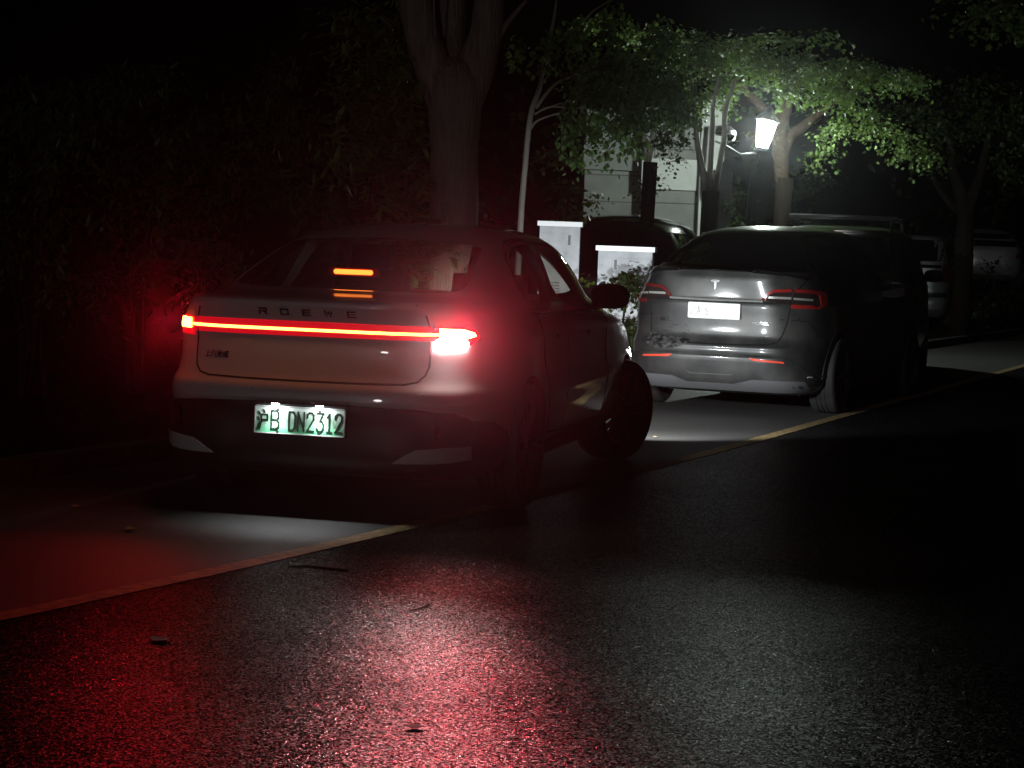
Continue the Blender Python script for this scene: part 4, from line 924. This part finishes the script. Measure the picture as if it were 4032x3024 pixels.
# overhanging branch tips in the top right corner
D = 19.0; t0 = P(4300, 900, D)
tr = empty('overhanging_tree', (t0.x, D + 1, 0), 0, 'barely lit branches hanging in from the top right corner', 'tree'); O = Vector(tr.location)
m = MB(); limb(m, [p - O for p in [Vector((t0.x, D + 1, 0)), Vector((t0.x, D + 1, 1.5)), P(4260, 100, D + .6), P(4100, -20, D), P(3900, 40, D), P(3800, 90, D)]], [.16, .14, .11, .05, .02, .008]); m.build('trunk', M_bark, tr, True)
crown('crown', tr, [(P(x, y, D) - O, (.24, .3, .18), n) for x, y, n in ((3850, 70, 90), (3930, 30, 90), (3960, 110, 60), (4010, 40, 80), (3700, 10, 40), (4030, 150, 60), (3900, -60, 100))], .075, 'maple', L_maple, shell=0)

# evergreen shrubs on the verge
def shrub(name, label, px, D, clumps, size, shape, m_leaf, h0=.1, stems=5, **kw):
    t0 = P(px, 900, D); r = empty(name, (t0.x, D, .09), 0, label, 'shrub'); O = Vector(r.location); m = MB()
    for k in range(stems):
        x, y, rx, rz, n, dd, ry = clumps[k * len(clumps) // stems]; q = P(x, y, D + dd) - O
        limb(m, [Vector((random.uniform(-.1, .1), random.uniform(-.1, .1), 0)), Vector((q.x * .4, q.y * .5, q.z * .45)), q], [.025, .016, .006], 6)
    m.build('stems', M_shrubbark, r, True); s_ = D / FPX
    crown('foliage', r, [(P(x, y, D + dd) - O, (rx * s_, ry, rz * s_), n) for x, y, rx, rz, n, dd, ry in clumps], size, shape, m_leaf, **kw); return r
random.seed(21)
shrub('laurel_shrub', 'tall long leaved shrub hugging the left side of the big forked tree', 1560, 17.3,
      [(1600, 820, 90, 60, 260, -.3, .3), (1640, 720, 60, 80, 220, -.2, .3), (1560, 700, 100, 90, 260, 0, .4), (1500, 560, 130, 110, 320, .1, .5), (1600, 560, 70, 100, 240, 0, .3), (1540, 420, 120, 100, 300, 0, .5), (1440, 400, 100, 110, 220, .2, .5),
       (1480, 260, 130, 100, 280, .1, .5), (1590, 300, 60, 100, 160, 0, .4), (1420, 120, 130, 100, 220, .1, .5), (1540, 120, 90, 100, 160, .1, .4), (1350, 620, 110, 130, 200, .3, .5), (1650, 920, 60, 60, 200, -.4, .25), (1560, 960, 90, 80, 200, -.2, .3), (1640, 1040, 50, 80, 160, -.4, .2)], .13, 'long', L_long, shell=0, clus=7, droop=.1)
for i, (px, D, w_, top, lab) in enumerate(((1180, 18.5, 170, 300, 'unlit evergreen shrub next to the tall laurel, left of it'), (860, 17.6, 190, 420, 'unlit evergreen shrub above the left brake lamp of the saloon'), (520, 16.6, 200, 350, 'unlit evergreen shrub second from the left edge of the photo'), (150, 15.8, 220, 380, 'unlit evergreen shrub at the left edge of the photo'))):
    cl = [(px + random.uniform(-.8, .8) * w_, top + (1250 - top) * random.random(), w_ * .5, 120, 110, random.uniform(-.3, .5), .4) for _ in range(14)]
    tag(shrub('evergreen_shrub', lab, px, D, cl, .095, 'long', L_dark, shell=0, stems=4), group='evergreen shrubs along the verge')
# low planting round the cabinets and beyond
for i, (px, D, top, w_, n, lab) in enumerate(((2450, 19.7, 1095, 90, 1300, 'low clipped shrub in front of the lower white cabinet'), (2330, 20.0, 1080, 50, 120, 'low shrub in the gap between the two white cabinets'), (2560, 20.9, 1100, 40, 90, 'low shrub between the lower cabinet and the crossover'),
        (2930, 34.5, 700, 120, 700, 'tall dim hedge shrub behind the street lamp post'), (3160, 36, 650, 130, 600, 'tall dim shrub to the right of the wrapped maple trunk'), (3900, 41, 1010, 170, 420, 'dark rounded shrub hiding the lower half of the far hatchback'), (2180, 24, 560, 90, 500, 'dark shrub between the slender tree and the stone wall'))):
    b_ = P(px, 0, D); q = D / FPX; ml = L_dark if (D > 22 or n > 800) else L_young; zt = P(px, top, D).z; zb = .1; cz = (zt + zb) / 2
    py_c = top + (zt - cz) / q
    cl = [(px + random.uniform(-.6, .6) * w_, top + (1 - random.random() ** 1.3) * (zt - zb) / q * .9 + 15, w_ * .6, min(60, (zt - zb) / q * .35), n // 6, random.uniform(-.25, .25), .25 if D < 25 else .7) for _ in range(8)]
    shrub('garden_shrub' if D < 25 else 'tall_shrub', lab, px, D, cl, .05 if D < 22 else .08, 'broad', ml, shell=0, stems=4) if n < 1000 else shrub('garden_shrub', lab, px, D, cl, .075, 'broad', L_dark, shell=0, stems=4)
# distant wood closing the street
V = []; F = []
for k in range(90):
    x = -30 + k * 1.1; leaves(V, F, (x, 78 + random.uniform(-4, 4), random.uniform(1, 7)), (2.2, 2, 2.4), 60, .35, 'broad', shell=0)
tag(obj('distant_trees', V, F, L_dark), kind='stuff')

# =================================================================== litter on the ground
def dry_leaf(name, label, px, py, size, m, rz, curl=.5):
    d = ray(px, py); p = Vector((0, 0, HC)) + d * (-HC / d.z)
    sh = SH['maple'] if 'star' in name else SH['broad']; V = []; F = []
    for a, q in sh: V.append((a * size, q * size, .003 + curl * size * (a * a + q * q) * .7))
    V.append((0, 0, .003)); k = len(sh)
    for i in range(k): F.append((i, (i + 1) % k, k))
    V2 = V + [(x, y, z - .002) for x, y, z in V]; F2 = F + [(b + k + 1, a + k + 1, c + k + 1) for a, b, c in F] + [(i, i + k + 1, (i + 1) % k + k + 1, (i + 1) % k) for i in range(k)]
    o = obj('fallen_leaf', V2, F2, m); o.location = (p.x, p.y, .004); o.rotation_euler = (0, 0, rz); return tag(o, label, 'leaf', 'fallen leaves on the asphalt')
ML = mat('dry_leaf', (.30, .18, .08), .7); MLD = mat('dark_dead_leaf', (.02, .014, .01), .8)
dry_leaf('l', 'curled tan leaf in the bay, upper left of the yellow line', 515, 2092, .07, ML, .4, .9)
dry_leaf('star', 'small star shaped leaf near the far end of the lit strip, left side', 298, 1998, .05, ML, 1.2)
dry_leaf('l', 'crumpled black leaf on the coarse road, lower left', 628, 2525, .085, MLD, .9, .35)
dry_leaf('l', 'tiny pale leaf on the road low in the middle', 1146, 2790, .03, ML, 2.2)
dry_leaf('l', 'brown leaf beside the front wheel of the pale saloon', 2580, 1724, .05, ML, .2)
dry_leaf('l', 'narrow dark leaf at the bottom centre of the road', 1635, 2868, .05, MLD, 1.5, .15)
def twig(label, pts, r):
    q = []
    for x, y in pts: d = ray(x, y); p = Vector((0, 0, HC)) + d * (-HC / d.z); q.append(Vector((p.x, p.y, .005)))
    O = q[0].copy(); m = MB(); m.tube([p - O for p in q], [r * (1 - .6 * i / len(q)) for i in range(len(q))], 6); o = m.build('twig', MLD, None, True); o.location = O; return tag(o, label, 'twig')
twig('long thin twig lying below the yellow line', [(1368, 2250), (1290, 2240), (1200, 2232), (1130, 2236)], .006)
twig('short curved twig on the brightly lit road patch', [(1690, 2386), (1650, 2402), (1610, 2410)], .004)

# =================================================================== thin air volume, added for the bloom round the lamps
m = bpy.data.materials.new('bloom_haze_volume'); m.use_nodes = True
n = m.node_tree.nodes; l = m.node_tree.links; n.remove(n['Principled BSDF'])
pv = n.new('ShaderNodeVolumePrincipled'); pv.inputs['Color'].default_value = (.95, .96, 1, 1); pv.inputs['Density'].default_value = .0005; pv.inputs['Anisotropy'].default_value = .97
l.new(pv.outputs[0], n['Material Output'].inputs['Volume'])
m2 = MB(); m2.box((10, 50, 6), (60, 60, 7.2)); hz = m2.build('bloom_haze', m); tag(hz, kind='stuff')
